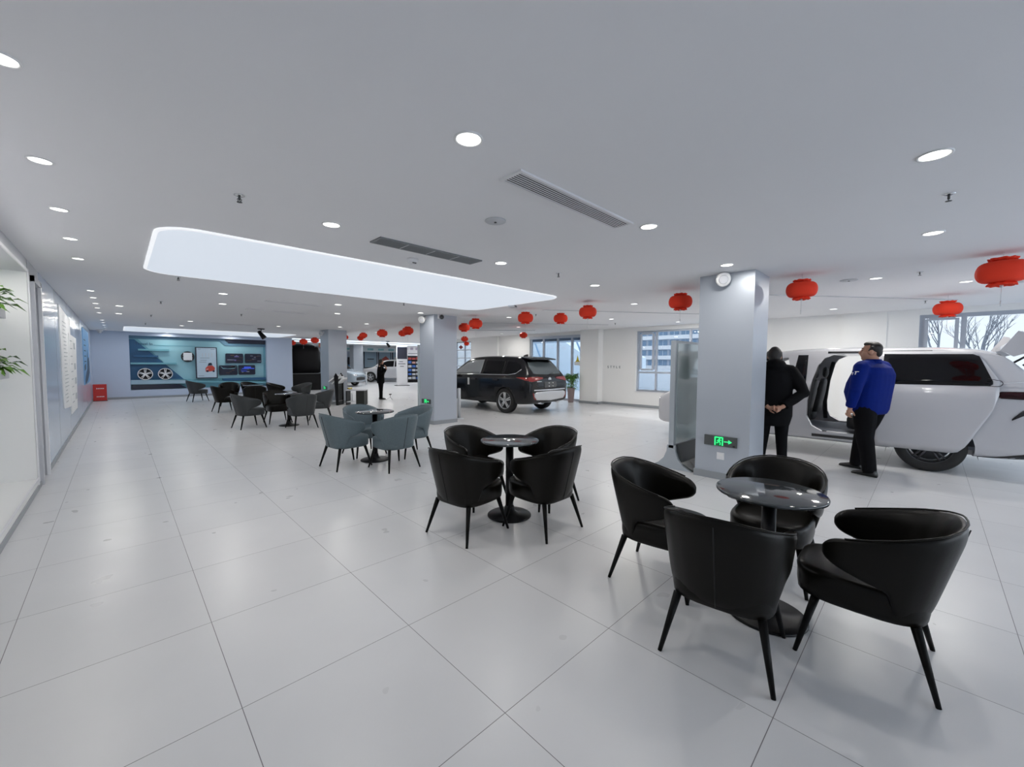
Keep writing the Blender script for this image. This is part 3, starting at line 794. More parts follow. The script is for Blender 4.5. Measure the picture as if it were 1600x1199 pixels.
def exit_sign(x, y0, y1, z0, z1, label):
    """on a pillar face looking to -X; text runs towards -Y"""
    w = y0 - y1; t = empty('exit_sign', (x, (y0 + y1) / 2, (z0 + z1) / 2), 0, label, 'exit sign', 'green exit signs on the pillars')
    h = (z1 - z0)
    def Y(u): return w / 2 - u * w      # u 0..1 left to right as seen
    mb = MB(); mb.box(-.022, 0, -w / 2, w / 2, -h / 2, h / 2, mat('sign_steel', (.13, .14, .14), .35, metal=.6)); b = mb.build('sign_plate', t)
    mb = MB(); mb.box(-.0235, -.022, Y(.60), Y(.32), -h * .46, h * .46, M_green_dark); mb.build('pictogram_panel', t)
    mb = MB(); X0, X1 = -.0255, -.0235
    def bar(u0, v0, u1, v1, r=.006):
        a = Vector((0, Y(u0), v0 * h / 2)); c = Vector((0, Y(u1), v1 * h / 2)); d = (c - a).normalized(); n = Vector((0, -d.z, d.y)) * r
        mb.prism([((a + n).y, (a + n).z), ((c + n).y, (c + n).z), ((c - n).y, (c - n).z), ((a - n).y, (a - n).z)], 'x', X0, X1, M_green_lit)
    bar(.345, -.85, .345, .8, .008); bar(.345, .74, .575, .74, .008); bar(.575, .8, .575, -.85, .008)        # door frame
    bar(.43, .15, .475, .35, .006); bar(.475, .35, .47, -.05, .008); bar(.47, -.05, .42, -.35); bar(.42, -.35, .385, -.4, .005)
    bar(.47, -.05, .51, -.35); bar(.51, -.35, .50, -.75, .005); bar(.475, .3, .53, .12, .005); bar(.43, .15, .41, -.05, .005)
    mb.lathe([(.001, X0), (.009, X0), (.009, X1)], c=(0, Y(.485), .52 * h / 2), n=12, axis='x', m=M_green_lit)
    mb.build('running_figure', t)
    mb = MB(); bar(.62, 0, .76, 0, .006)
    mb.prism([(Y(.75), .42 * h / 2), (Y(.86), 0), (Y(.75), -.42 * h / 2)], 'x', X0, X1, M_green_lit); mb.build('arrow', t)
    mb = MB(); mb.box(-.0235, -.022, Y(.95), Y(.88), -h * .48, -h * .28, M_blackplastic); mb.build('test_button', t)
exit_sign(5.57, 2.05, 1.655, .44, .57, 'lit green exit sign with arrow low on the near pillar')
exit_sign(5.43, 8.80, 8.42, .49, .60, 'small lit green exit sign low on the middle pillar')
exit_sign(5.38, 15.5, 15.1, .50, .62, 'tiny lit green exit sign low on the far pillar')
t = empty('wall_switch', (5.57, 1.848, .31), 0, 'white square switch plate below the near pillar exit sign', 'switch')
mb = MB(); mb.box(-.010, 0, -.045, .045, -.045, .045, M_white_pl); mb.build('plate', t)
mb = MB(); mb.box(-.013, -.010, -.030, .030, -.004, .030, M_lampwhite); mb.build('rocker', t)

# ------------------------------------------------------------ red lanterns
def make_lantern():
    t = empty('red_lantern')
    NR = 16; n = 48; prof = []
    for j in range(NR + 1):
        u = -1 + 2 * j / NR
        prof.append((.165 * max(.0, 1 - abs(u) ** 2.4) ** .5 + .055 * (abs(u) ** 3), u * .098))
    rings = []
    for (r, z) in prof:
        rings.append([Vector(((r + (.004 if i % 2 else -.002)) * math.cos(2 * PI * i / n), (r + (.004 if i % 2 else -.002)) * math.sin(2 * PI * i / n), z)) for i in range(n)])
    mb = MB(); mb.rings(rings, M_red); mb.build('paper_body', t)
    for s in (1, -1):
        mb = MB(); rings = []
        for (r, z) in ((.062, .088), (.088, .108), (.094, .122), (.086, .124), (.055, .105)):
            rings.append([Vector(((r + .006 * math.sin(i * PI / 2)) * math.cos(2 * PI * i / n), (r + .006 * math.sin(i * PI / 2)) * math.sin(2 * PI * i / n), s * (z + .003 * math.cos(i * PI / 3)))) for i in range(n)])
        mb.rings(rings, M_red); mb.build('paper_collar', t)
    mb = MB(); mb.ell((0, 0, -.125), (.013, .013, .016), M_silver, n=12); mb.build('bead', t)
    mb = MB(); mb.tube([(0, 0, -.13), (0, 0, -.26)], .002, n=5, m=M_silver); mb.tube([(0, 0, -.26), (0, 0, -.31)], [.004, .003], n=6, m=M_silver); mb.build('tail_cord', t)
    return t
LAN = [(6.47, -.47, 2.45, 1.12, 'largest red lantern, cut by the right edge of the photo'), (6.27, 1.18, 2.45, 1.0, 'red lantern just right of the near pillar'),
 (10.6, -.17, 2.50, 1.12, 'orange red lantern in front of the right window'), (6.22, 2.71, 2.45, 1.0, 'red lantern just left of the near pillar'),
 (6.29, 4.47, 2.45, .96, 'red lantern above the glass door pier, right one of the trio over the black car'), (6.79, 5.52, 2.45, .88, 'red lantern above the glass doors, middle of the trio over the black car'),
 (6.20, 5.99, 2.45, .97, 'red lantern above the black car, left one of the trio'), (9.98, 9.73, 2.45, .80, 'small red lantern directly below the trio left lantern'),
 (6.28, 7.75, 2.45, .98, 'red lantern right of the middle pillar, the right one of two side by side'), (6.75, 8.82, 2.45, .90, 'red lantern right of the middle pillar, the left one of two side by side'),
 (10.03, 13.08, 2.45, .85, 'small red lantern low beside the middle pillar over the car roof'),
 (6.28, 10.97, 2.45, .98, 'red lantern left of the middle pillar, the larger of a touching pair'), (6.71, 12.06, 2.45, .78, 'red lantern left of the middle pillar, the smaller of a touching pair'),
 (6.26, 12.58, 2.45, 1.0, 'single red lantern above the standing woman'), (6.30, 14.1, 2.45, .80, 'red lantern right of the far pillar, upper of an overlapping pair'),
 (6.9, 15.7, 2.45, .75, 'red lantern right of the far pillar, lower of an overlapping pair'), (6.28, 15.7, 2.45, .8, 'red lantern half hidden at the right edge of the far pillar'),
 (6.25, 18.9, 2.45, 1.0, 'small red lantern just left of the far pillar'), (6.3, 20.6, 2.45, 1.05, 'small red lantern left of the far pillar, second from it'), (6.3, 22.3, 2.45, .95, 'small red lantern at the right end of the far blue wall')]
_ln = make_lantern()
_l0 = _ln
for k, (x, y, z, s, l) in enumerate(LAN):
    t = copy_tree(_l0)
    t.location = (x, y, z); t.scale = (s, s, s); t.rotation_euler = (0, 0, k * .7); tag(t, l, 'lantern', 'red paper lanterns')
    mb = MB(); mb.tube([(0, 0, .10), (0, 0, ((H1 if x < 6.62 and y < 20 else H2) - z) / s)], .0015, n=5, m=M_grey); mb.build('hanging_cord', t)
t = _ln; t.location = (10.3, 13.3, 2.28); t.scale = (.65, .65, .65); tag(t, 'tiny dark red lantern under the pair beside the middle pillar', 'lantern', 'red paper lanterns')
mb = MB(); mb.tube([(0, 0, .10), (0, 0, (H2 - 2.28) / .65)], .0015, n=5, m=M_grey); mb.build('hanging_cord', t)
mb = MB(); mb.prism([(-.09, 0), (0, -.09), (.09, 0), (0, .09)], 'x', -.004, .004, mat('dark_red', (.22, .02, .02), .6)); o = mb.build('paper_diamond', loc=(10.2, 13.55, 2.14)); o.rotation_euler = (0, 0, .8)
mb2 = MB(); mb2.tube([(0, 0, .09), (0, 0, .61)], .002, n=5, m=M_grey); mb2.build('hanging_cord', o)
tag(o, 'small dark red paper diamond hanging beside the middle pillar', 'ornament')

# ------------------------------------------------------------ display wall (recess in the far wall)
W_teal = mat('teal_panel', (.17, .42, .50), .45); W_lteal = mat('light_teal_panel', (.30, .56, .64), .45)
W_blue = mat('deep_blue_panel', (.015, .10, .22), .4); W_edge = mat('blue_grey_panel', (.10, .22, .32), .45); W_navy = mat('navy_panel', (.004, .008, .03), .3)
t = empty('display_wall', (2.7, 22.2, .34), 0, 'teal and blue accessory display wall recessed in the far wall', 'display')
ox, oz = 2.7, .34
def dw(name, poly, y0, y1, m, par=None):
    mb = MB(); mb.prism([(p[0] - ox, p[1] - oz) for p in poly], 'y', y0 - 22.2, y1 - 22.2, m)
    return mb.build(name, par or t)
dw('backboard', [(.338, .34), (5.09, .34), (5.09, 2.51), (.338, 2.51)], 22.25, 22.34, W_teal)
dw('light_area', [(2.0, .70), (3.3, .75), (5.0, .75), (5.0, 2.25), (3.55, 2.25), (3.3, 2.38), (.6, 2.38)], 22.235, 22.25, W_lteal)
dw('blue_triangle', [(.338, 2.36), (.50, 2.36), (2.02, .72), (.338, .72)], 22.215, 22.235, W_blue)
dw('top_band', [(.338, 2.51), (3.44, 2.51), (3.62, 2.31), (5.09, 2.31), (5.09, 2.20), (3.5, 2.20), (3.3, 2.40), (.338, 2.40)], 22.20, 22.25, W_edge)
dw('navy_band', [(3.47, 2.51), (5.09, 2.51), (5.09, 2.32), (3.63, 2.32)], 22.18, 22.25, W_navy)
dw('ledge', [(.35, .72), (2.05, .72), (2.2, .60), (5.07, .46), (5.07, .54), (2.4, .66), (2.2, .74)], 22.06, 22.25, W_teal)
dw('ledge_front', [(.345, .74), (2.03, .70), (2.15, .56), (.345, .56)], 22.03, 22.10, mat('pale_steel_blue', (.34, .50, .60), .4))
dw('kick_band', [(.37, .55), (1.85, .53), (2.1, .36), (.37, .36)], 22.06, 22.12, W_navy)
dw('right_band', [(3.35, .73), (5.07, .75), (5.07, .63), (3.4, .62)], 22.15, 22.25, W_blue)
dw('groove_line', [(1.07, 2.16), (2.42, 2.16), (2.42, 2.13), (1.07, 2.13)], 22.22, 22.236, W_teal)
for (a, b, z, m_) in ((.60, 1.55, 1.95, W_teal), (.45, 1.20, 1.69, W_blue), (.36, 1.78, 1.40, W_teal)):
    dw('shelf', [(a, z - .035), (b, z - .035), (b, z + .035), (a, z + .035)], 22.10, 22.24, m_)
text_mesh('lettering', 'Travel In', .15, mat('sign_navy', (.01, .05, .12), .5), t, face_M((.78 - ox, 22.21 - 22.2, 2.19 - oz), (1, 0, 0)), .003)
def rim_mesh(mb, c, r, m, ax=-1, spokes=5, dep=.10):
    """alloy wheel disc facing -Y at c, double spokes"""
    mb.lathe([(r, 0), (r * 1.0, -dep * .1), (r * .93, -dep * .15), (r * .90, 0), (r * .88, dep * .5), (r, dep * .5)], c=c, n=40, axis='y', m=m, cap=False)
    for k in range(spokes):
        for s in (-1, 1):
            a = 2 * PI * k / spokes + PI / 2 + s * .13
            p0 = Vector(c) + Vector((math.cos(a + s * .25) * r * .12, .0, math.sin(a + s * .25) * r * .12)); p1 = Vector(c) + Vector((math.cos(a) * r * .92, .01, math.sin(a) * r * .92))
            mb.tube([p0, p1], [r * .075, r * .055], n=6, m=m)
    mb.lathe([(.001, -dep * .15), (r * .16, -dep * .12), (r * .2, dep * .2)], c=c, n=20, axis='y', m=m)
for x, l in ((.78, 'left silver alloy wheel on the display wall ledge'), (1.40, 'right silver alloy wheel on the display wall ledge')):
    w_ = empty('alloy_wheel', (x, 22.02, .97), 0, l, 'wheel', 'alloy wheels on the display wall')
    mb = MB(); rim_mesh(mb, (0, 0, 0), .235, mat('alloy_bright', (.85, .85, .86), .35, metal=.2)); mb.build('rim', w_)
    mb = MB(); mb.lathe([(.001, .05), (.215, .05), (.22, .03)], n=32, axis='y', m=M_blackplastic); mb.build('backing_disc', w_)
w_ = empty('steering_wheel_cover', (2.15, 22.12, 1.69), 0, 'black steering wheel sleeve with a white card at its centre', 'steering wheel')
mb = MB()
ring = []
for k in range(33):
    a = 2 * PI * k / 32; ring.append((math.cos(a) * .20, 0, math.sin(a) * .20))
mb.tube(ring, .028, n=10, m=M_blackplastic, caps=False); mb.build('rim', w_)
mb = MB(); mb.box(-.145, .145, -.035, -.025, -.15, .17, M_paper); mb.build('card', w_)
mb = MB(); mb.box(-.19, .19, -.02, .02, -.03, .05, M_blackplastic); mb.box(-.05, .05, -.02, .02, -.19, 0, M_blackplastic); mb.build('spokes', w_)
# poster screen
w_ = empty('poster_screen', (2.795, 22.1, 1.435), 0, 'framed upright poster with a small red car drawing', 'poster')
mb = MB(); mb.box(-.38, .38, 0, .12, -.68, .68, W_navy); mb.build('frame', w_)
mb = MB(); mb.box(-.345, .345, -.006, 0, -.645, .645, mat('poster_sheet', (.50, .62, .72), .5)); sh = mb.build('sheet', w_)
for k in range(4):
    mb = MB(); mb.box(-.15 + .11 * k, -.13 + .11 * k, -.008, -.006, .25, .42, M_grey); mb.build('stroke', sh)
mb = MB()
for (a, b, z) in ((-.22, .0, .10), (-.26, -.02, .02), (-.22, .1, .20), (-.3, -.2, .58), (.15, .3, .58), (-.3, -.1, -.58)): mb.box(a, b, -.008, -.006, z, z + .014, M_ink)
mb.build('text_lines', w_)
mb = MB(); RD = mat('drawing_red', (.55, .06, .04), .4)
mb.prism([(-.04, -.40), (.27, -.36), (.29, -.22), (.20, -.12), (.03, -.14), (-.05, -.24)], 'y', -.009, -.006, RD)
mb.prism([(.03, -.13), (.20, -.11), (.17, .0), (.07, -.01)], 'y', -.009, -.006, W_navy)
for cx_ in (.02, .24): mb.lathe([(.001, -.011), (.04, -.011), (.04, -.006)], c=(cx_, 0, -.37), n=14, axis='y', m=W_navy)
mb.prism([(-.03, -.27), (.05, -.25), (.05, -.30), (-.02, -.32)], 'y', -.011, -.009, mat('drawing_pink', (.7, .35, .3), .4))
mb.build('car_drawing', w_)
# four dark picture panels
def pic(x0, x1, z0, z1, label, style):
    c = ((x0 + x1) / 2, 22.16, (z0 + z1) / 2); w_ = empty('picture_panel', c, 0, label, 'display panel', 'dark panels on the display wall')
    hx, hz = (x1 - x0) / 2, (z1 - z0) / 2
    mb = MB(); mb.prism([(-hx + .03, -hz), (hx - .03, -hz), (hx, -hz + .03), (hx, hz - .03), (hx - .03, hz), (-hx + .03, hz), (-hx, hz - .03), (-hx, -hz + .03)], 'y', 0, .08, W_navy); mb.build('panel', w_)
    rnd = random.Random(style * 5); mb = MB()
    A = mat('pic_violet', (.10, .08, .22), .5, emis=(.3, .25, .8), es=.12); B = mat('pic_grey', (.20, .22, .28), .5); C = mat('pic_blue', (.02, .05, .5), .5, emis=(.1, .2, 1), es=.25); D = mat('pic_brown', (.10, .05, .03), .5)
    pal = {1: [A, B, D], 2: [B, D, B], 3: [D, W_navy, D], 4: [C, C, B]}[style]
    for k in range(9):
        a = rnd.uniform(-hx * .85, hx * .5); z = rnd.uniform(-hz * .7, hz * .6); mb.box(a, a + rnd.uniform(.06, .2), -.004, 0, z, z + rnd.uniform(.01, .05), pal[k % 3])
    if style == 4: mb.box(-.12, .16, -.006, 0, hz * .25, hz * .7, C)
    if style == 3: mb.prism([(-hx * .9, hz * .9), (-hx * .6, hz * .3), (hx * .7, hz * .35), (hx * .9, hz * .9), (hx * .8, hz * .5), (-hx * .6, hz * .45)], 'y', -.006, 0, W_lteal)
    mb.build('picture', w_)
pic(3.50, 4.17, 1.42, 1.86, 'upper left dark picture panel right of the poster, violet lights', 1)
pic(4.24, 4.90, 1.43, 1.86, 'upper right dark picture panel, grey dashboard picture', 2)
pic(3.25, 3.93, .88, 1.32, 'lower left dark picture panel with a pale outline on top', 3)
pic(3.98, 4.64, .89, 1.33, 'lower right dark picture panel with bright blue lights', 4)

# ------------------------------------------------------------ left wall things
x = XL
t = empty('notice_board', (x + .001, 12.4, 1.35), 0, 'white notice sheets with printed text on the left blue wall', 'notice')
def yz(name, poly, dx, m, par): 
    mb = MB(); mb.prism([(p[0] - 12.4, p[1] - 1.35) for p in poly], 'x', 0.0, dx, m); return mb.build(name, par)
a = yz('narrow_sheet', [(10.4, 2.46), (12.6, 2.35), (12.6, .55), (10.6, .65)], .012, M_paper, t)
b = yz('wide_sheet', [(12.0, 2.05), (14.1, 2.02), (13.6, .42), (12.0, .42)], .016, M_paper, t)
M_soft = mat('faint_print', (.42, .46, .50), .8)
mb = MB(); rnd = random.Random(3)
for k in range(22):
    z = 2.2 - k * .07; y = 10.85; mb.box(.012, .0135, y - 12.4 + rnd.uniform(0, .2), y + rnd.uniform(.5, .9) - 12.4, z - 1.35, z - 1.35 + .014, M_soft)
mb.build('printed_lines', a)
mb = MB()
for (y, z) in ((13.2, 1.75), (13.2, 1.3), (13.2, .98), (13.15, .64)): mb.box(.016, .018, y - 12.4, y - 12.4 + .42, z - 1.35, z - 1.35 + .14, M_soft)
for k in range(9): z = 1.9 - k * .16; mb.box(.016, .018, 12.35 - 12.4, 12.8 - 12.4, z - 1.35, z - 1.35 + .02, M_soft)
mb.build('printed_blocks', b)
t = empty('wall_poster', (x, 18.3, 1.5), 0, 'tall blue poster with a dark building shape near the far left corner', 'poster')
mb = MB(); mb.box(0, .015, -1.4, 1.7, -.7, .95, mat('poster_sky', (.20, .42, .72), .4)); mb.build('sheet', t)
mb = MB(); NV = mat('poster_navy', (.03, .06, .12), .5)
mb.prism([(-1.1, -.7), (-1.1, -.55), (-.3, -.35), (.2, -.25), (.6, .35), (.75, .05), (1.4, .12), (1.55, -.4), (.2, -.62)], 'x', .015, .018, NV); mb.prism([(-1.2, -.15), (-.5, -.08), (-.5, -.25), (-1.2, -.3)], 'x', .015, .018, NV); mb.build('dark_figure', t)
mb = MB()
for k in range(5): mb.box(.015, .017, -1.15, -.2, .6 - k * .16, .63 - k * .16, NV)
mb.build('text_lines', t)
# fire cabinet box standing by the corner
t = empty('fire_equipment_box', (-.52, 21.4, 0), 0, 'red fire equipment box on the floor in the far left corner', 'box')
RB = M_redpaint
mb = MB(); mb.box(-.17, .19, -.05, .22, 0.02, .62, RB); mb.box(-.18, .20, -.055, .225, .0, .02, M_blackplastic); mb.build('body', t)
mb = MB(); mb.box(-.12, .16, -.056, -.05, .06, .30, RB); mb.box(-.12, .16, -.056, -.05, .33, .58, RB); mb.build('door', t)
for z, s in ((.47, '灭火器箱'), (.17, '火警119')):
    mb = MB()
    for k in range(5): mb.box(-.08 + k * .042, -.05 + k * .042, -.058, -.056, z - .016, z + .016, M_paper)
    mb.build('lettering_bar', t)

# alcove shelves and plants (left edge)
def leafy(name, c, n, L, seed, label, cat='plant', m=None):
    t = empty(name, c, 0, label, cat)
    rnd = random.Random(seed); m = m or mat('leaf_green', (.10, .24, .02), .5); m2 = mat('leaf_dark', (.04, .12, .02), .5)
    st = MB(); lf = MB()
    for k in range(n):
        a = rnd.uniform(0, 2 * PI); up = rnd.uniform(-.2, .7); d = Vector((math.cos(a), math.sin(a), up)).normalized()
        p = d * rnd.uniform(.08, .26); st.tube([(0, 0, -.03), p * .6 + Vector((0, 0, .02)), p], .0025, n=4, m=m2)
        s_ = d.cross(Vector((0, 0, 1))).normalized() * L * .28; tip = p + d * L + Vector((0, 0, -L * .45)); mid = p + d * L * .45
        lf.faces([p, mid + s_ + Vector((0, 0, .008)), tip, mid - s_ + Vector((0, 0, .008)), mid + Vector((0, 0, -.004))], [(0, 1, 4), (1, 2, 4), (2, 3, 4), (3, 0, 4)], m if k % 3 else m2, True)
    st.build('stems', t); lf.build('foliage', t)
    return t
for z, l, yy in ((1.99, 'upper grey wall shelf cut by the left edge of the photo', 6.75), (1.35, 'lower grey wall shelf cut by the left edge of the photo', 6.75)):
    mb = MB(); mb.box(-1.498, -.85, 2.6, 6.95, z - .045, z + .045, M_grey); o = mb.build('wall_shelf'); tag(o, l, 'shelf', 'alcove shelves')
for (y, z, l, sd) in ((6.72, 2.091, 'green plant on the upper alcove shelf at the left photo edge', 4), (6.74, 1.451, 'green plant on the lower alcove shelf at the left photo edge', 9)):
    t = leafy('potted_plant', (-1.02, y, z), 60, .13, sd, l)
    mb = MB(); mb.lathe([(.05, -.055), (.07, .05), (.062, .05), (.05, .03), (.001, .03)], c=(0, 0, 0), n=18, m=M_white_pl); mb.build('pot', t)

# ------------------------------------------------------------ kiosk behind the near pillar
t = empty('display_kiosk', (6.05, 2.50, 0), 0, 'upright glass fronted display stand with curved foot behind the near pillar', 'display stand')
KS = mat('kiosk_silver', (.42, .46, .50), .35, metal=.3)
mb = MB(); mb.box(-.42, .42, .0, .07, .30, 1.83, KS); mb.build('cabinet', t)
mb = MB(); mb.box(-.36, .36, -.008, 0, .36, 1.79, mat('kiosk_glass', (.34, .42, .43), .06, spec=.9, coat=.5)); mb.build('glass_front', t)
mb = MB()
mb.prism([(-.02, .34), (-.03, .25), (-.065, .15), (-.13, .07), (-.26, 0), (.34, 0), (.22, .07), (.14, .15), (.10, .25), (.09, .34)], 'x', -.42, -.38, KS)
mb.build('curved_foot', t)
mb = MB(); mb.prism([(-.02, .34), (-.03, .25), (-.065, .15), (-.13, .07), (-.26, 0), (.34, 0), (.22, .07), (.14, .15), (.10, .25), (.09, .34)], 'x', .38, .42, KS)
mb.build('curved_foot', t)
mb = MB(); mb.prism([(-.28, .02), (-.10, .10), (-.01, .34), (.0, .34), (.0, 0), (-.28, 0)], 'x', -.38, .38, mat('kiosk_dark', (.05, .06, .06), .12, spec=.8)); mb.build('sloping_tray', t)

# potted plant by the glass doors
t = leafy('potted_plant', (12.42, 9.55, .95), 230, .13, 21, 'tall green potted plant by the glass doors', m=mat('leaf_bright', (.16, .38, .08), .45))
for c in t.children: pass
mb = MB(); mb.lathe([(.10, -.95), (.105, -.93), (.15, -.42), (.155, -.38), (.14, -.38), (.13, -.42), (.001, -.42)], n=24, m=mat('pot_taupe', (.26, .20, .20), .45)); mb.build('pot', t)
mb = MB(); mb.tube([(0, 0, -.42), (.02, 0, -.1), (0, 0, .1)], .012, n=6, m=mat('stem_brown', (.12, .10, .04), .8)); mb.build('trunk', t)
rnd = random.Random(5); lf = MB()
for k in range(260):
    a = rnd.uniform(0, 2 * PI); z = rnd.uniform(-.40, .06); rr = rnd.uniform(.04, .24); p = Vector((math.cos(a) * rr, math.sin(a) * rr, z)); d = Vector((math.cos(a), math.sin(a), rnd.uniform(-.6, .5))).normalized()
    s_ = d.cross(Vector((0, 0, 1))).normalized() * .04; lf.faces([p, p + d * .05 + s_, p + d * .12, p + d * .05 - s_], [(0, 1, 2, 3)], MATS['leaf_bright'] if k % 3 else MATS['leaf_green'])
lf.build('lower_foliage', t)
# notices on the glass door
mb = MB(); mb.box(XR + .045, XR + .05, 9.52, 9.80, 1.42, 1.56, M_paper); mb.prism([(9.58, 1.58), (9.72, 1.58), (9.65, 1.82)], 'x', XR + .045, XR + .05, mat('warning_yellow', (.85, .65, .02), .5)); mb.box(XR + .045, XR + .05, 9.55, 9.75, 1.56, 1.60, MATS['warning_yellow'])
o = mb.build('glass_sticker'); tag(o, 'yellow and white warning sticker on the glass door above the plant', 'sticker')
# wall lettering
t = empty('wall_lettering', (XR, 7.99, 1.37), 0, 'small grey capital letters STYLE on the white wall', 'lettering')
for k, ch in enumerate('STYLE'):
    o = text_mesh('letter', ch, .125, M_ink, t, face_M((-.004, .24 - k * .12, 0), (0, -1, 0)), .004)
# ------------------------------------------------------------ vehicles (local: x right, y forward, z up, origin on the floor under the rear axle)
def body_ring(y, hw, zb, zs, rw, zt):
    h = [(0, zb), (.55 * hw, zb), (.90 * hw, zb + .015), (.985 * hw, zb + .07), (hw * 1.0, zb + (zs - zb) * .35), (hw * 1.0, zb + (zs - zb) * .70), (hw * .985, zs - .03), (hw * .955, zs)]
    a = hw * .935
    for u in (.10, .40, .72): h.append((lerp(a, rw, u), lerp(zs, zt - .06, u) + (.01 if u < .2 else 0)))
    h += [(rw * .985, zt - .055), (rw * .90, zt - .018), (rw * .5, zt), (0, zt)]
    ring = [Vector((x, y, z)) for x, z in h] + [Vector((-x, y, z)) for x, z in h[-2:0:-1]]
    return ring
def car_shell(st, paint):
    mb = MB(); mb.rings([body_ring(*s) for s in st], paint)
    return mb
def cut(o, mb):
    c = mb.build('cutter', o.parent)
    bpy.context.view_layer.update()
    bake(o, [('BOOLEAN', dict(operation='DIFFERENCE', object=c, solver='EXACT'))])
    bpy.data.objects.remove(c, do_unlink=True)
def bvh_of(o):
    bm = bmesh.new(); bm.from_mesh(o.data); t = BVHTree.FromBMesh(bm); bm.free(); return t
def patch(bvh, name, cols, origin_dir, m, parent, off=.006, thick=.006, nv=6, dx=.06):
    """cols: list of (u, lo, hi) outline columns; origin_dir '-x','+x' side patches (u=y, v=z), '-y','+y' rear/front patches (u=x, v=z), '+z' top patches (u=x, v=y)"""
    us = []
    u0, u1 = cols[0][0], cols[-1][0]; n = max(2, int(abs(u1 - u0) / dx))
    C0 = [(c[0], c[1]) for c in cols]; C1 = [(c[0], c[2]) for c in cols]
    sgn = 1 if u1 > u0 else -1
    L0 = [(c[0] * sgn, c[1]) for c in cols]; L1 = [(c[0] * sgn, c[2]) for c in cols]
    us = sorted(set([u0 * sgn + (u1 - u0) * sgn * i / n for i in range(n + 1)] + [c[0] * sgn for c in cols]))
    d = {'-x': Vector((1, 0, 0)), '+x': Vector((-1, 0, 0)), '-y': Vector((0, 1, 0)), '+y': Vector((0, -1, 0)), '+z': Vector((0, 0, -1))}[origin_dir]
    grid = []; last = None
    for u in us:
        lo, hi = interp(L0, u), interp(L1, u); row = []
        for j in range(nv + 1):
            v = lerp(lo, hi, j / nv); uu = u * sgn
            o = {'x': Vector((0, uu, v)), 'y': Vector((uu, 0, v)), 'z': Vector((uu, v, 0))}[origin_dir[1]] - d * 8
            hit, nrm, _, _ = bvh.ray_cast(o, d)
            if hit is None: hit = last if last is not None else (o + d * 7)
            last = hit
            row.append(hit - d * off)
        grid.append(row)
    mb = MB(); nn = nv + 1
    vs = [p for r in grid for p in r] + [p + d * thick for r in grid for p in r]
    N = len(grid); K = N * nn; fs = []
    for i in range(N - 1):
        for j in range(nv):
            a, b, c_, e = i * nn + j, (i + 1) * nn + j, (i + 1) * nn + j + 1, i * nn + j + 1
            fs.append((a, b, c_, e)); fs.append((a + K, e + K, c_ + K, b + K))
    edge = [i * nn for i in range(N)] + [(N - 1) * nn + j for j in range(1, nn)] + [i * nn + nv for i in range(N - 2, -1, -1)] + [j for j in range(nv - 1, 0, -1)]
    for k in range(len(edge)):
        a, b = edge[k], edge[(k + 1) % len(edge)]; fs.append((a, b, b + K, a + K))
    mb.faces(vs, fs, m, True)
    return mb.build(name, parent)
def wheel(parent, x, y, r, side, rimm, w=.22, spokes=5, rr=.66):
    """side -1: outer face towards -x"""
    t = MB(); s = side
    c = (x, y, r)
    t.lathe([(r * .68, s * w * .46), (r * .80, s * w * .50), (r * .95, s * w * .47), (r, s * w * .36), (r, -s * w * .36), (r * .95, -s * w * .47), (r * .7, -s * w * .5)], c=c, n=48, axis='x', m=M_tire, cap=False)
    o = t.build('wheel', parent)
    q = MB(); R_ = r * .70; xo = s * w * .44
    q.lathe([(R_, xo), (R_ * 1.0, xo * 1.04), (R_ * .94, xo * 1.04), (R_ * .90, xo * .7), (R_ * .88, -xo * .3), (R_ * .95, -xo * .3)], c=c, n=40, axis='x', m=rimm, cap=False)
    for k in range(spokes):
        for sg in (-1, 1):
            a = 2 * PI * k / spokes + .3 + sg * .13
            a0 = a + sg * .25
            q.tube([Vector(c) + Vector((xo * .95, math.cos(a0) * R_ * .14, math.sin(a0) * R_ * .14)), Vector(c) + Vector((xo * .92, math.cos(a) * R_ * .93, math.sin(a) * R_ * .93))], [R_ * .085, R_ * .055], n=6, m=rimm)
    q.lathe([(.001, xo * 1.05), (R_ * .15, xo * 1.02), (R_ * .2, xo * .7)], c=c, n=20, axis='x', m=rimm); q.build('rim', o)
    q = MB(); q.lathe([(.001, xo * .3), (R_ * .8, xo * .3), (R_ * .8, xo * .2)], c=c, n=32, axis='x', m=M_darkgrey); q.build('brake_disc', o)
    return o
SUV_ST = [(-1.0, .66, .44, .80, .60, .88), (-.985, .84, .37, .93, .76, 1.00), (-.93, .925, .33, 1.04, .80, 1.16), (-.82, .955, .30, 1.10, .76, 1.30), (-.66, .965, .28, 1.12, .70, 1.48), (-.50, .965, .27, 1.13, .67, 1.63), (-.36, .965, .26, 1.13, .66, 1.685),
 (0, .965, .26, 1.12, .665, 1.71), (.8, .965, .25, 1.11, .67, 1.735), (1.5, .965, .25, 1.10, .66, 1.72), (1.95, .965, .25, 1.09, .65, 1.66), (2.3, .965, .25, 1.08, .68, 1.45), (2.7, .96, .25, 1.05, .78, 1.18), (2.85, .96, .25, 1.03, .84, 1.10), (3.4, .95, .26, .98, .82, 1.05), (3.8, .90, .28, .88, .76, .95), (3.95, .80, .34, .76, .66, .84), (4.0, .66, .42, .66, .55, .74)]
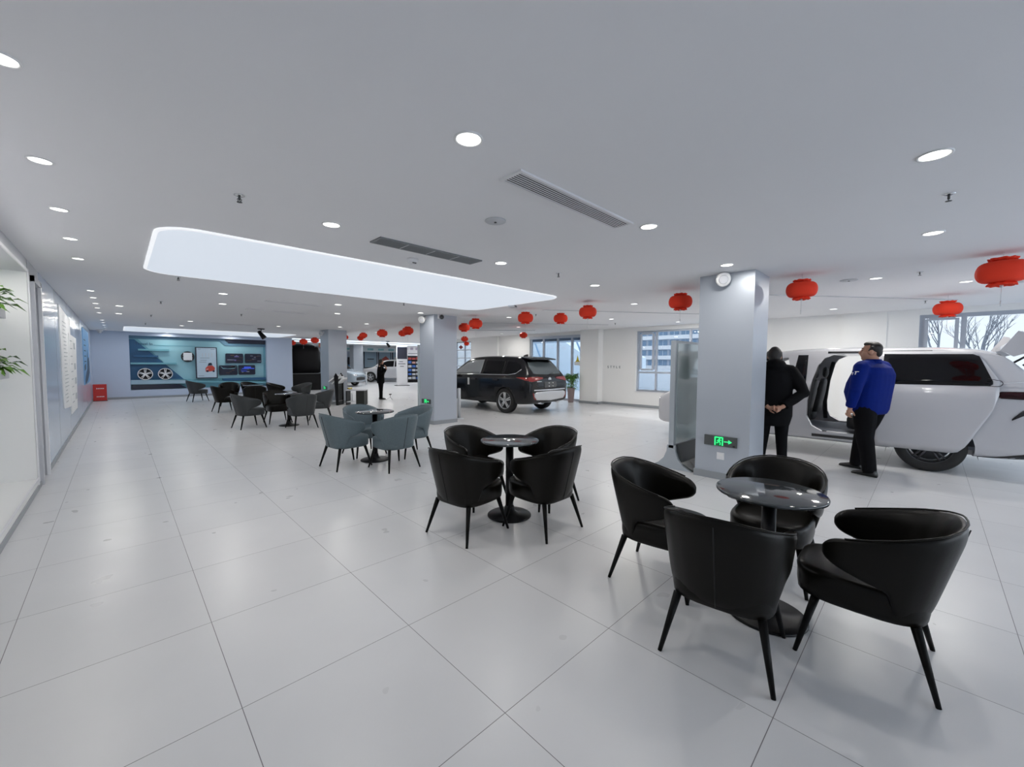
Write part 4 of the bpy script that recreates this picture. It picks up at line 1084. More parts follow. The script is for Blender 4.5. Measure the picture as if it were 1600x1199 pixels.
def make_suv(loc, rz, paint, label, rimm, detail=True, sc=(1, 1, 1), glass=None, group=None):
    t = empty('car', loc, rz, label, 'car', group); t.scale = sc
    glass = glass or M_carglass
    b = car_shell(SUV_ST, paint).build('body', t, mods=[('SUBSURF', dict(levels=2))])
    for p in b.data.polygons: p.use_smooth = True
    bv = bvh_of(b)
    c = MB()
    for yy in (0, 2.85):
        for s in (-1, 1): c.lathe([(.425, s * .62), (.425, s * 1.2)], c=(0, yy, .36), n=40, axis='x', m=M_blackplastic)
    cut(b, c)
    for p in b.data.polygons: p.use_smooth = True
    for s in (-1, 1):
        D = '-x' if s < 0 else '+x'
        patch(bv, 'rear_quarter_window', [(-.52, 1.34, 1.37), (-.45, 1.25, 1.46), (-.2, 1.185, 1.56), (.10, 1.175, 1.585)], D, glass, t, .004)
        patch(bv, 'rear_door_window', [(.18, 1.175, 1.59), (.9, 1.165, 1.61), (1.03, 1.165, 1.61)], D, glass, t, .004)
        patch(bv, 'front_door_window', [(1.12, 1.165, 1.61), (1.6, 1.155, 1.60), (1.95, 1.15, 1.50), (2.35, 1.14, 1.26), (2.48, 1.14, 1.17)], D, glass if not detail else mat('see_through_side_glass', (.32, .34, .35), .1, spec=.6), t, .004)  # opaque pale grey stands in for the bright wall beyond the front door glass
        if detail:
            patch(bv, 'chrome_strip', [(-.55, 1.30, 1.325), (-.40, 1.18, 1.205), (-.1, 1.14, 1.16), (1.2, 1.135, 1.15), (2.5, 1.115, 1.13)], D, M_chrome, t, .012, .01, nv=2)
            for yy in (1.25, .25): patch(bv, 'door_handle', [(yy, .985, 1.0), (yy + .02, .97, 1.01), (yy + .2, .97, 1.01), (yy + .22, .985, 1.0)], D, paint, t, .035, .03, nv=2)
            patch(bv, 'side_sill', [(.48, .26, .36), (2.4, .26, .36)], D, M_blackplastic, t, .012, .01, nv=2)
        m_ = MB(); rings = []
        for (dx, k) in ((0, .6), (.05, 1), (.16, 1), (.20, .7)):
            rings.append([Vector((s * (.93 + dx), 2.28 + math.sin(a) * .07 * k, 1.19 + math.cos(a) * .085 * k)) for a in [2 * PI * i / 12 for i in range(12)]])
        m_.rings(rings, paint); m_.build('door_mirror', t)
    patch(bv, 'windscreen', [(-.72, 1.16, 1.46), (0, 1.14, 1.60), (.72, 1.16, 1.46)], '+y', glass, t, .004)
    patch(bv, 'rear_window', [(-.66, 1.20, 1.40), (-.58, 1.18, 1.53), (0, 1.16, 1.56), (.58, 1.18, 1.53), (.66, 1.20, 1.40)], '-y', M_carglass_grey if detail else glass, t, .004)
    for s in (-1, 1):
        patch(bv, 'headlight', [(s * .45, .72, .80), (s * .7, .70, .84), (s * .84, .72, .86)], '+y', M_chrome, t, .006)
    patch(bv, 'front_grille', [(-.55, .42, .60), (0, .40, .66), (.55, .42, .60)], '+y', M_blackplastic, t, .008)
    for yy in (0, 2.85):
        for s in (-1, 1): wheel(t, s * .84, yy, .375, s, rimm)
    if detail:
        m_ = MB(); rings = []
        for (yy, hw, z0, z1) in ((-.36, .60, 1.655, 1.70), (-.55, .63, 1.63, 1.685), (-.72, .62, 1.60, 1.655), (-.76, .58, 1.60, 1.63)):
            rings.append([Vector((-hw, yy, z0)), Vector((hw, yy, z0)), Vector((hw, yy, z1 - .02)), Vector((hw * .6, yy, z1)), Vector((-hw * .6, yy, z1)), Vector((-hw, yy, z1 - .02))])
        m_.rings(rings, paint, smooth=False); m_.build('roof_spoiler', t)
        m_ = MB(); m_.rings([[Vector((x, y, z)) for x, y in ((-.02, -.1), (.02, -.1), (.02, .06), (-.02, .06))] for z in (1.70, 1.735)] + [[Vector((x, y, 1.77)) for x, y in ((-.008, -.11), (.008, -.11), (.008, -.05), (-.008, -.05))]], M_blackplastic, smooth=False); m_.build('fin_aerial', t)
        for s in (-1, 1):
            patch(bv, 'tail_light', [(s * .30, 1.045, 1.085), (s * .55, 1.0, 1.10), (s * .80, .96, 1.10), (s * .90, .98, 1.08)], '-y', M_taillight, t, .01)
            patch(bv, 'tail_light_side', [(-.92, .98, 1.08), (-.70, 1.03, 1.09), (-.48, 1.075, 1.085)], '-x' if s < 0 else '+x', M_taillight, t, .008, nv=3)
            patch(bv, 'rear_reflector', [(s * .62, .42, .46), (s * .76, .47, .62), (s * .80, .60, .66)], '-y', M_taillight, t, .01)
            m_ = MB(); m_.tube([(s * .45, -.99, .33), (s * .45, -.75, .33)], .03, m=M_chrome); m_.build('exhaust_pipe', t)
        patch(bv, 'silver_bumper_plate', [(-.74, .54, .62), (-.64, .43, .665), (0, .385, .68), (.64, .43, .665), (.74, .54, .62)], '-y', M_silver, t, .014)
        patch(bv, 'bumper_step', [(-.75, .70, .735), (0, .69, .73), (.75, .70, .735)], '-y', M_chrome, t, .01, nv=2)
        pr = patch(bv, 'plate_recess', [(-.30, .80, .93), (-.26, .78, .95), (.26, .78, .95), (.30, .80, .93)], '-y', M_darkgrey, t, .010)
        m_ = MB()
        for xx in (-.09, .09):
            for zz in (.82, .915): m_.lathe([(.001, -1.035), (.014, -1.035), (.014, -1.0)], c=(xx, 0, zz), n=12, axis='y', m=M_white_pl)
        m_.build('plate_bolts', pr)
        m_ = MB(); m_.lathe([(.055, -.978), (.065, -.982), (.065, -.95)], c=(0, 0, 1.02), n=24, axis='y', m=M_chrome, cap=True); m_.build('emblem', t)
        m_ = MB(); m_.tube([(0, -.955, 1.17), (.2, -.93, 1.20), (.30, -.91, 1.215)], .010, m=M_blackplastic); m_.build('rear_wiper', t)
        m_ = MB(); m_.box(-.985, -.97, 1.55, 1.62, .80, 1.02, M_white_pl); m_.build('door_tag', t)
        patch(bv, 'badge_strip', [(-.62, .955, .975), (-.40, .955, .975)], '-y', M_chrome, t, .012, nv=2)
    return t
make_suv((9.20, 8.88, 0), math.radians(3.0), M_blackcar, 'black SUV with rear end facing us, parked behind the middle pillar', M_silver, True)

# ---------------------------------------------------------------- white people carrier
def make_van():
    t = empty('people_carrier', (9.10, -.03, 0), 0, 'white people carrier with open sliding door and raised tailgate', 'van')
    P = M_whitecar
    st = [(-1.07, .78, .40, .98, .70, 1.06), (-1.05, .90, .33, 1.08, .76, 1.16), (-1.00, .945, .30, 1.17, .80, 1.26), (-.86, .95, .27, 1.21, .80, 1.42), (-.72, .95, .26, 1.22, .79, 1.58), (-.60, .95, .25, 1.22, .78, 1.69), (-.42, .95, .25, 1.22, .78, 1.745),
      (0, .95, .24, 1.22, .785, 1.775), (.8, .95, .24, 1.22, .79, 1.79), (1.6, .95, .24, 1.20, .78, 1.785), (2.1, .95, .24, 1.16, .76, 1.72), (2.5, .95, .24, 1.12, .74, 1.55), (3.0, .95, .25, 1.05, .78, 1.22), (3.15, .945, .25, 1.02, .82, 1.12), (3.55, .94, .25, .98, .82, 1.04), (3.88, .92, .25, .90, .80, .96), (4.03, .86, .26, .80, .74, .86), (4.10, .74, .32, .70, .62, .76)]
    b = car_shell(st, P).build('body', t, mods=[('SUBSURF', dict(levels=2))])
    bv = bvh_of(b)
    c = MB(); prof = [(-.84, .36), (.84, .36), (.87, .6), (.86, 1.2), (.72, 1.66), (-.72, 1.66), (-.86, 1.2), (-.87, .6)]
    c.prism(prof, 'y', -.62, 2.35, M_interior); cut(b, c)
    c = MB(); op = [(.02, .42), (1.22, .42), (1.36, .50), (1.43, .66), (1.43, .9), (1.38, 1.25), (1.32, 1.48), (1.25, 1.60), (1.12, 1.665), (.02, 1.665)]
    c.prism(op, 'x', -1.3, 1.3, M_interior); cut(b, c)
    c = MB(); c.prism([(1.66, 1.24), (2.72, 1.17), (2.36, 1.46), (2.05, 1.60), (1.74, 1.62)], 'x', -1.3, 1.3, M_interior); cut(b, c)
    c = MB(); c.prism([(-.66, .80), (.66, .80), (.66, 1.50), (.60, 1.60), (-.60, 1.60), (-.66, 1.50)], 'y', -1.4, -.55, M_interior); cut(b, c)
    c = MB()
    for yy in (0, 3.05):
        for s in (-1, 1): c.lathe([(.43, s * .60), (.43, s * 1.2)], c=(0, yy, .36), n=40, axis='x', m=M_blackplastic)
    cut(b, c)
    for p in b.data.polygons: p.use_smooth = False
    for s, D in ((-1, '-x'), (1, '+x')):
        patch(bv, 'front_door_trim', [(1.46, 1.20, 1.66), (1.60, 1.19, 1.66), (1.66, 1.19, 1.26)], D, M_carglass, t, .004, nv=3)
        m_ = MB(); rings = []
        for (dx, k) in ((0, .6), (.05, 1), (.17, 1), (.21, .7)):
            rings.append([Vector((s * (.92 + dx), 2.45 + math.sin(a) * .07 * k, 1.20 + math.cos(a) * .085 * k)) for a in [2 * PI * i / 12 for i in range(12)]])
        m_.rings(rings, P); m_.build('door_mirror', t)
        patch(bv, 'sill_rail', [(.02, .335, .375), (1.35, .325, .37)], D, M_blackplastic, t, .008, nv=2)
        patch(bv, 'side_skirt', [(.45, .225, .275), (2.55, .225, .275)], D, M_blackplastic, t, .010, nv=2)
        patch(bv, 'tail_lamp', [(-.585, 1.10, 1.14), (-.62, 1.075, 1.165), (-.80, 1.07, 1.17), (-.98, 1.07, 1.16)], D, mat('dark_tail_lamp', (.02, .002, .004), .15, spec=.3), t, .012, nv=3)
        patch(bv, 'bumper_vent', [(-.72, .80, .82), (-.80, .86, .93), (-.93, .95, 1.03)], D, M_blackplastic, t, .010, nv=3)
        patch(bv, 'rear_skirt', [(-.46, .245, .285), (-.62, .245, .305), (-.98, .30, .42)], D, M_blackplastic, t, .010, nv=3)
        # sliding door slid back over the rear quarter
        dr = patch(bv, 'sliding_door', [(-.60, 1.12, 1.30), (-.55, .90, 1.40), (-.47, .72, 1.55), (-.42, .60, 1.62), (-.38, .50, 1.69), (-.33, .40, 1.70), (-.27, .325, 1.70), (-.2, .30, 1.70), (.52, .29, 1.705), (.58, .32, 1.70)], D, P, t, .062, .045, nv=14, dx=.05)
        patch(bv, 'quarter_window', [(-.545, 1.255, 1.29), (-.52, 1.235, 1.36), (-.46, 1.232, 1.52), (-.42, 1.232, 1.625), (-.36, 1.23, 1.655), (.52, 1.225, 1.665)], D, M_carglass, dr, .069, .006, nv=6)
        wo = [(-.58 - .045 * math.sin(a), 1.27 + .04 * math.cos(a)) for a in [PI * k / 8 for k in range(9)]]
        m_ = MB(); m_.tube([(s * .985, y, z) for y, z in [(-.50, 1.33)] + wo + [(-.50, 1.235)]], .0045, n=6, m=M_blackplastic); m_.build('window_seal', dr)
        m_ = MB(); m_.tube([(s * .90, -.9, 1.305), (s * .955, -.3, 1.235), (s * .955, .02, 1.23)], .008, n=6, m=P); m_.build('door_rail', t)
    for s in (-1, 1): patch(bv, 'headlight', [(s * .40, .66, .74), (s * .66, .66, .80), (s * .80, .68, .84)], '+y', M_chrome, t, .006)
    patch(bv, 'front_grille', [(-.5, .38, .58), (0, .36, .62), (.5, .38, .58)], '+y', M_blackplastic, t, .008)
    patch(bv, 'windscreen', [(-.70, 1.18, 1.50), (0, 1.16, 1.64), (.70, 1.18, 1.50)], '+y', M_carglass_grey, t, .004)
    patch(bv, 'top_rail', [(.02, 1.685, 1.715), (1.2, 1.685, 1.715)], '-x', M_blackplastic, t, .006, nv=2)
    rimd = mat('dark_alloy', (.06, .06, .065), .3, metal=.6)
    for yy in (0, 3.05):
        for s in (-1, 1): wheel(t, s * .82, yy, .37, s, rimd)
    # cabin floor and seats
    m_ = MB(); m_.box(-.85, .85, -.6, 2.3, .355, .40, mat('cabin_carpet', (.20, .22, .26), .9)); m_.box(-.88, -.80, .05, 1.30, .395, .42, M_chrome); m_.build('cabin_floor', t)
    m_ = MB(); m_.tube([(-.80, 1.42, .46), (-.80, 1.44, .8), (-.78, 1.40, 1.2), (-.72, 1.32, 1.55)], .035, n=8, m=M_interior); m_.build('door_seal', t)
    m_ = MB(); m_.tube([(.80, 1.42, .46), (.80, 1.44, .8), (.78, 1.40, 1.2), (.72, 1.32, 1.55)], .035, n=8, m=M_interior); m_.build('door_seal', t)
    def seat(x, y, name, cushion=True):
        q = MB(); rings = []
        for (z, yy, hy, hx) in ((.62, 0, .06, .22), (.80, -.02, .065, .25), (1.0, -.06, .06, .25), (1.18, -.09, .05, .21), (1.24, -.10, .035, .15)):
            rings.append([Vector((x + math.copysign(abs(math.cos(a)) ** .6, math.cos(a)) * hx, y + yy + math.copysign(abs(math.sin(a)) ** .7, math.sin(a)) * hy, z)) for a in [2 * PI * i / 16 for i in range(16)]])
        q.rings(rings, M_interior); so = q.build(name, t)
        q = MB(); q.ell((x, y - .12, 1.36), (.13, .05, .10), M_interior); q.build('headrest', so)
        q = MB()
        for sx in (-1, 1): q.tube([(x + sx * .235, y + .03, .64), (x + sx * .265, y + .02, .85), (x + sx * .26, y - .03, 1.05), (x + sx * .21, y - .06, 1.2)], .014, n=6, m=M_beige)
        q.build('seat_piping', so)
        if cushion:
            q = MB(); rings = []
            for (z, k) in ((.46, .92), (.50, 1), (.62, 1), (.67, .93), (.68, .6)):
                rings.append([Vector((x + math.copysign(abs(math.cos(a)) ** .55, math.cos(a)) * .26 * k, y + .27 + math.copysign(abs(math.sin(a)) ** .55, math.sin(a)) * .27 * k, z)) for a in [2 * PI * i / 20 for i in range(20)]])
            q.rings(rings, M_interior); q.build('seat_cushion', so)
    seat(-.45, 1.52, 'front_seat'); seat(.45, 1.52, 'front_seat')
    seat(-.42, .42, 'second_row_seat'); seat(.42, .42, 'second_row_seat')
    # raised tailgate
    m_ = MB(); rings = []
    for k, (y, z, hw, th) in enumerate(((-.66, 1.74, .70, .05), (-.80, 1.84, .72, .09), (-1.15, 2.0, .76, .10), (-1.55, 2.08, .80, .10), (-1.85, 2.06, .78, .06))):
        rings.append([Vector((x_, y, z + s_ * th / 2)) for x_, s_ in ((-hw, -1), (hw, -1), (hw, 1), (0, 1.3), (-hw, 1))])
    m_.rings(rings, P); tg = m_.build('tailgate', t)
    m_ = MB(); m_.prism([(-.86, 1.80), (-1.20, 1.95), (-1.55, 2.02), (-1.55, 2.0), (-1.20, 1.92), (-.86, 1.77)], 'x', -.66, .66, M_carglass); m_.build('tailgate_glass', tg)
    for s in (-1, 1):
        m_ = MB(); m_.tube([(s * .74, -.80, 1.50), (s * .76, -1.35, 1.97)], [.016, .010], n=8, m=M_blackplastic); m_.build('gas_strut', tg)
        m_ = MB(); m_.prism([(-.60, 1.70), (-.74, 1.95), (-.80, 1.93), (-.86, 1.68), (-.72, 1.62)], 'x', s * .74 - .03, s * .74 + .03, P); m_.build('hinge_cover', tg)
    return t
make_van()

# ---------------------------------------------------------------- far hall vehicles
make_suv((9.0, 26.9, 0), math.radians(217), M_greycar, 'grey car half hidden behind the far pillar, its front wheel showing', M_silver, False, (.9, .74, .93))
make_suv((16.4, 28.2, 0), math.radians(46), M_whitecar, 'white SUV in the back of the hall behind the standing woman', M_silver, False)
# ------------------------------------------------------------ hall at the back
M_cove = mat('cove_light', (1, 1, 1), .5, emis=(.72, .86, 1.0), es=1.6)
for k, (y, z) in enumerate(((23.6, H2), (26.0, H2))):
    t = empty('linear_ceiling_light', (12.0, y, z), 0, ['front glowing strip light across the hall ceiling', 'rear glowing strip light across the hall ceiling'][k], 'ceiling light', 'strip lights of the hall')
    mb = MB(); mb.box(-5.6, 8.6, -.16, .16, -.06, 0, M_grey); mb.build('housing', t)
    mb = MB(); mb.box(-5.5, 8.5, -.13, .13, -.064, -.06, M_cove); mb.box(-5.5, 8.5, -.164, -.16, -.05, -.015, M_cove); mb.build('diffuser', t)
    ld = bpy.data.lights.new('strip_beam', 'AREA'); ld.shape = 'RECTANGLE'; ld.size = 12; ld.size_y = .3; ld.energy = 60; ld.color = (.85, .93, 1)
    lo = bpy.data.objects.new('beam', ld); COL.objects.link(lo); lo.parent = t; lo.location = (1.5, 0, -.12)
# posters and pictures on the far hall wall
def wall_pic(x0, x1, z0, z1, label, base, blobs, y=33.8, cat='poster'):
    t = empty('wall_poster', ((x0 + x1) / 2, y, (z0 + z1) / 2), 0, label, cat)
    hx, hz = (x1 - x0) / 2, (z1 - z0) / 2
    mb = MB(); mb.box(-hx, hx, -.06, 0, -hz, hz, W_navy); mb.build('frame', t)
    mb = MB(); mb.box(-hx + .06, hx - .06, -.064, -.06, -hz + .06, hz - .06, base); s_ = mb.build('sheet', t)
    for nm, poly, m in blobs:
        mb = MB(); mb.prism(poly, 'y', -.068, -.064, m); mb.build(nm, s_)
SKY = mat('poster_pale_blue', (.42, .58, .72), .5); DRK = mat('poster_dark', (.03, .04, .07), .5); PNK = mat('poster_red', (.45, .08, .07), .5)
wall_pic(15.1, 16.3, 1.0, 2.66, 'pale blue framed poster on the hall back wall, left of the standing woman', SKY, [('text_line', [(-.3, -.1), (.3, -.1), (.3, -.02), (-.3, -.02)], DRK), ('text_line', [(-.22, -.3), (.2, -.3), (.2, -.26), (-.22, -.26)], M_grey)])
wall_pic(16.42, 17.6, 1.0, 2.68, 'poster with a red shape on the hall back wall above the standing woman', SKY, [('red_shape', [(-.4, -.65), (.5, -.6), (.45, -.1), (.1, .2), (-.3, -.05)], PNK), ('dark_shape', [(-.2, -.6), (.3, -.6), (.2, -.4), (-.1, -.35)], DRK)])
wall_pic(17.75, 19.3, 1.0, 2.62, 'grey framed poster on the hall back wall beside the white kiosk pillar', SKY, [('pale_block', [(-.6, -.6), (.6, -.6), (.6, .15), (-.6, .15)], M_paper)])
wall_pic(12.3, 13.6, 1.6, 2.5, 'grey picture panel on the back wall left of the hall pillar', M_grey, [], 33.8, 'picture')
t = empty('machine_cabinet', (13.1, 33.2, 0), 0, 'dark blue machine against the back wall left of the hall pillar', 'machine')
mb = MB(); mb.box(-.45, .45, -.3, .3, 0, 1.3, W_blue); mb.build('body', t)
mb = MB(); mb.box(-.3, .3, -.31, -.3, .7, 1.15, W_navy); mb.build('screen', t)
mb = MB(); mb.box(.5, .8, -.3, .3, 0, 1.9, M_darkgrey); mb.build('side_column', t)
# banner over the far hall
mb = MB(); mb.box(-4.5, 4.5, 0, .1, 0, .41, mat('banner_white', (.72, .80, .86), .6)); o = mb.build('fascia_board', loc=(16.2, 31.5, 2.33)); tag(o, 'pale fascia board across the hall above the far posters', 'board')
mb2 = MB()
for k in range(8): mb2.box(-3.6 + k * .9, -3.1 + k * .9, -.004, 0, .12, .28, mat('banner_cyan', (.25, .55, .62), .5))
mb2.build('lettering', o)
for xx in (-4.2, 4.2): pass
# white kiosk pillar with screen
t = empty('information_kiosk', (13.15, 23.75, 0), math.radians(-18), 'tall white information kiosk with a black screen at its top', 'kiosk')
mb = MB(); mb.box(-.33, .33, -.12, .12, .03, 2.60, M_white_pl); mb.box(-.45, .45, -.25, .25, 0, .03, M_blackplastic); mb.build('cabinet', t)
mb = MB(); mb.box(-.31, .31, -.126, -.12, 1.72, 2.48, W_navy); mb.build('screen', t)
mb = MB()
for (a, b, z) in ((-.2, .05, 1.52), (-.25, .2, 1.38), (-.15, .1, 1.22)): mb.box(a, b, -.125, -.12, z, z + .05, M_ink)
mb.build('lettering', t)
# product shelf with sign
t = empty('product_shelf', (14.75, 25.3, 0), math.radians(-18), 'dark product shelf with a white header sign right of the kiosk', 'shelf')
mb = MB(); mb.box(-.60, .60, .2, .24, 0, 1.95, M_blackplastic); mb.box(-.62, -.58, -.2, .24, 0, 1.95, M_blackplastic); mb.box(.58, .62, -.2, .24, 0, 1.95, M_blackplastic); mb.box(-.6, .6, -.25, .2, 0, .10, M_white_pl); mb.build('carcass', t)
mb = MB(); mb.box(-.62, .62, -.05, .0, 1.97, 2.66, M_white_pl); mb.box(-.6, -.56, -.03, 0.2, 1.9, 2.0, M_white_pl); sg = mb.build('header_sign', t)
mb = MB(); mb.lathe([(.001, -.062), (.06, -.062), (.06, -.05)], c=(-.35, 0, 2.12), n=16, axis='y', m=M_ink); mb.box(-.25, .4, -.056, -.05, 2.10, 2.14, M_ink)
for k in range(3): mb.box(-.45 + k * .36, -.25 + k * .36, -.056, -.05, 2.36, 2.54, mat('sign_mauve', (.45, .40, .50), .5))
mb.build('lettering', sg)
for k in range(6):
    mb = MB(); mb.box(-.58, .58, -.2, .2, .32 + k * .27, .335 + k * .27, M_darkgrey); mb.build('shelf_board', t)
rnd = random.Random(8)
pc = [mat('box_red', (.4, .06, .05), .5), mat('box_pink', (.55, .3, .28), .5), mat('box_blue', (.06, .16, .5), .5), mat('box_white', (.6, .62, .66), .5)]
rown = ['top', 'second', 'third', 'fourth', 'fifth', 'bottom']
first = None
for k in range(6):
    for j in range(4):
        m_ = pc[min(5 - k, 3)] if j % 2 == 0 else pc[rnd.choice([2, 3])] if k < 5 else pc[0]
        if k == 4 and j == 2: m_ = pc[1]
        z = .337 + k * .27
        c_, s_ = math.cos(math.radians(-18)), math.sin(math.radians(-18)); lx, ly = -.42 + j * .28, -.06
        mb = MB(); mb.box(-.11, .11, -.06, .06, 0, .14 + .05 * rnd.random(), m_)
        o = mb.build('product_box', loc=(14.75 + lx * c_ - ly * s_, 25.3 + lx * s_ + ly * c_, z)); o.rotation_euler = (0, 0, math.radians(-18))
        tag(o, 'small product box on the %s board of the hall product shelf, %s in its row' % (rown[5 - k], ['leftmost', 'second', 'third', 'rightmost'][j]), 'box', 'boxes on the hall product shelf')
# pale partition next to the middle pillar
mb = MB(); mb.box(-.12, .45, -.05, .05, 0, 2.05, mat('partition_pale', (.48, .56, .60), .5)); mb.box(-.16, .49, -.15, .15, 0, .03, M_skirt)
o = mb.build('partition_panel', loc=(6.95, 11.3, 0)); tag(o, 'pale blue grey partition panel beside the middle pillar', 'panel')
# posts
def post(x, y, h, label):
    t = empty('barrier_post', (x, y, 0), 0, label, 'post')
    mb = MB(); mb.lathe([(.045, .02), (.045, h - .02), (.035, h)], n=20, m=mat('post_silver', (.62, .64, .66), .3, metal=.4)); mb.build('pole', t)
    mb = MB(); mb.lathe([(.13, 0), (.13, .012), (.05, .03)], n=24, m=M_grey); mb.build('base', t)
post(6.50, 8.72, .82, 'silver barrier post at the right foot of the middle pillar')
post(11.65, 25.7, .86, 'small white barrier post in the hall by the white car')
# black booth
t = empty('display_booth', (7.15, 23.6, 0), 0, 'tall black display booth with a counter behind the end of the blue wall', 'booth')
BK = mat('booth_black', (.004, .004, .005), .5, spec=.2)
mb = MB(); rings = []
for (z, k) in ((.02, .9), (.9, .9), (.95, 1), (2.0, 1.0), (2.3, .9), (2.45, .6)):
    rings.append([Vector((math.copysign(abs(math.cos(a)) ** .6, math.cos(a)) * .85 * k, math.copysign(abs(math.sin(a)) ** .6, math.sin(a)) * .6 * k, z)) for a in [2 * PI * i / 24 for i in range(24)]])
mb.rings(rings, BK); mb.build('cabin', t)
mb = MB(); mb.box(-.95, 1.0, -.85, -.3, .86, .90, M_darkgrey); mb.build('counter_top', t)
mb = MB(); mb.box(-.75, .75, -.78, -.35, 0, .86, BK); mb.build('counter_base', t)
mb = MB(); mb.box(1.02, 1.35, -.4, -.1, .35, .42, M_grey); mb.box(.95, 1.42, -.5, .0, 1.45, 1.55, M_paper); mb.box(.98, 1.40, -.45, 0, 0, 1.3, W_navy); o = mb.build('side_cabinet', t)
mb = MB(); mb.box(-.4, .4, -.3, .3, 0, .22, mat('bunting_orange', (.55, .15, .08), .7)); o = mb.build('hanging_bunting', loc=(8.3, 23.0, 2.30)); tag(o, 'reddish hanging bunting beside the black booth', 'bunting')
mb2 = MB(); mb2.tube([(0, 0, .2), (0, 0, .45)], .006, n=5, m=M_grey); mb2.build('hanging_cord', o)
# magazine rack and low table
t = empty('magazine_rack', (5.50, 14.45, 0), math.radians(-134), 'black magazine rack with tilted white brochure trays in front of the far pillar', 'rack')
mb = MB(); mb.prism([(.12, 0), (.12, 1.0), (.04, 1.12), (-.02, 1.0), (.04, 0)], 'x', -.23, -.20, M_blackmetal); mb.prism([(.12, 0), (.12, 1.0), (.04, 1.12), (-.02, 1.0), (.04, 0)], 'x', .20, .23, M_blackmetal); mb.box(-.2, .2, .06, .10, 0, .98, M_blackmetal); mb.build('stand', t)
first = None
for k in range(3):
    mb = MB(); mb.prism([(.06 + k * .10, 1.06 - k * .05), (-.22 + k * .11, .84 - k * .07), (-.22 + k * .11, .79 - k * .07), (.06 + k * .10, 1.01 - k * .05)], 'x', -.20, .20, M_paper); mb.build('brochure_tray', t)
mb = MB(); mb.box(-.2, .2, -.08, .1, .13, .16, M_grey); mb.build('bottom_shelf', t)
t = empty('low_table', (6.05, 14.05, 0), math.radians(-42), 'low black table with a pale top right of the magazine rack', 'table')
mb = MB(); mb.box(-.36, .30, -.2, .2, .50, .53, M_grey); mb.build('tabletop', t)
mb = MB(); mb.box(.0, .28, -.19, .19, 0, .50, mat('cabinet_black', (.012, .014, .010), .5)); mb.build('drawer_block', t)
mb = MB(); mb.box(-.35, -.32, -.19, .19, 0, .5, M_blackmetal); mb.build('side_panel', t)
mb = MB(); mb.box(-.33, 0, -.19, .19, .10, .12, M_paper); mb.build('lower_shelf', t)
mb = MB(); mb.tube([(-.18, -.1, .12), (-.18, -.1, .34), (-.18, -.1, .42)], [.035, .03, .012], n=12, m=M_paper); o = mb.build('white_vase'); o.parent = None
o.location = (6.05, 14.05, 0); o.rotation_euler = (0, 0, math.radians(-42)); tag(o, 'white bottle shaped vase on the lower shelf of the low table', 'vase')
fr = MB()
for (a, b, c_, r) in ((-.30, 0, .57, .035), (-.24, .04, .57, .035), (-.26, -.05, .565, .033)): fr.ell((a, b, c_), (r, r, r), mat('fruit_yellow', (.62, .50, .05), .5), n=12)
fr.ell((-.34, .02, .565), (.035, .035, .03), mat('fruit_dark', (.12, .04, .02), .5), n=12)
fr.lathe([(.04, .532), (.10, .555), (.105, .56), (.09, .556), (.001, .54)], c=(-.28, 0, 0), n=20, m=M_white_pl)
o = fr.build('fruit_bowl'); o.location = (6.05, 14.05, 0); o.rotation_euler = (0, 0, math.radians(-42)); tag(o, 'small bowl with yellow fruit on the low table', 'bowl')
# phone tripod by the woman's feet
t = empty('mini_tripod', (7.78, 15.0, 0), 0, 'tiny dark tripod on the floor in front of the standing woman', 'tripod')
for k in range(3):
    a = k * 2.1 + .5; mb = MB(); mb.tube([(0, 0, .10), (math.cos(a) * .16, math.sin(a) * .16, .004)], .006, n=6, m=M_blackplastic); mb.build('leg', t)
mb = MB(); mb.tube([(0, 0, .09), (0, 0, .20)], .010, m=M_blackplastic); mb.build('centre_post', t)
mb = MB(); mb.box(-.05, .05, -.01, .01, .20, .24, M_blackplastic); mb.build('clamp', t)
# ------------------------------------------------------------ people
M_skin = mat('skin', (.42, .23, .16), .55, spec=.35)
M_hair = mat('black_hair', (.012, .010, .009), .6, noise=(90, .4, .4))
M_bluejacket = mat('royal_blue_jacket', (.001, .012, .145), .7, spec=.1, noise=(25, .15, .3))
M_blackcloth = mat('black_cloth', (.004, .004, .005), .8, spec=.1, noise=(30, .2, .3))
M_shoe = mat('black_shoe', (.008, .008, .008), .4)
def blob(name, shapes, m, parent=None, voxel=.010, smooth=6):
    mb = MB()
    for s in shapes:
        if s[0] == 'e':
            _, c, r = s[:3]; mb.ell(c, r, m, n=20, M=s[3] if len(s) > 3 else None)
        else:
            _, pts, rs = s[:3]; fl = s[3] if len(s) > 3 else None
            mb.tube(pts, rs, n=16, m=m, flat=fl)
            for p, r in zip(pts, rs if hasattr(rs, '__len__') else [rs] * len(pts)):
                mb.ell(p, (r, r, r) if fl is None else (r, r, r * fl) if False else (r * .98, r * .98, r * .98) if fl is None else (r * min(1, fl), r * min(1, fl), r * min(1, fl)), m, n=14)
    o = mb.build(name, parent, mods=[('REMESH', dict(mode='VOXEL', voxel_size=voxel, use_smooth_shade=True)), ('SMOOTH', dict(factor=.5, iterations=smooth))])
    for p in o.data.polygons: p.use_smooth = True
    return o
def torso_rings(levels):
    """levels: (z, cx, cy, rx, ry)"""
    mb = []
    for (z, cx, cy, rx, ry) in levels:
        mb.append([Vector((cx + math.copysign(abs(math.cos(a)) ** .85, math.cos(a)) * rx, cy + math.copysign(abs(math.sin(a)) ** .85, math.sin(a)) * ry, z)) for a in [2 * PI * i / 24 for i in range(24)]])
    return mb
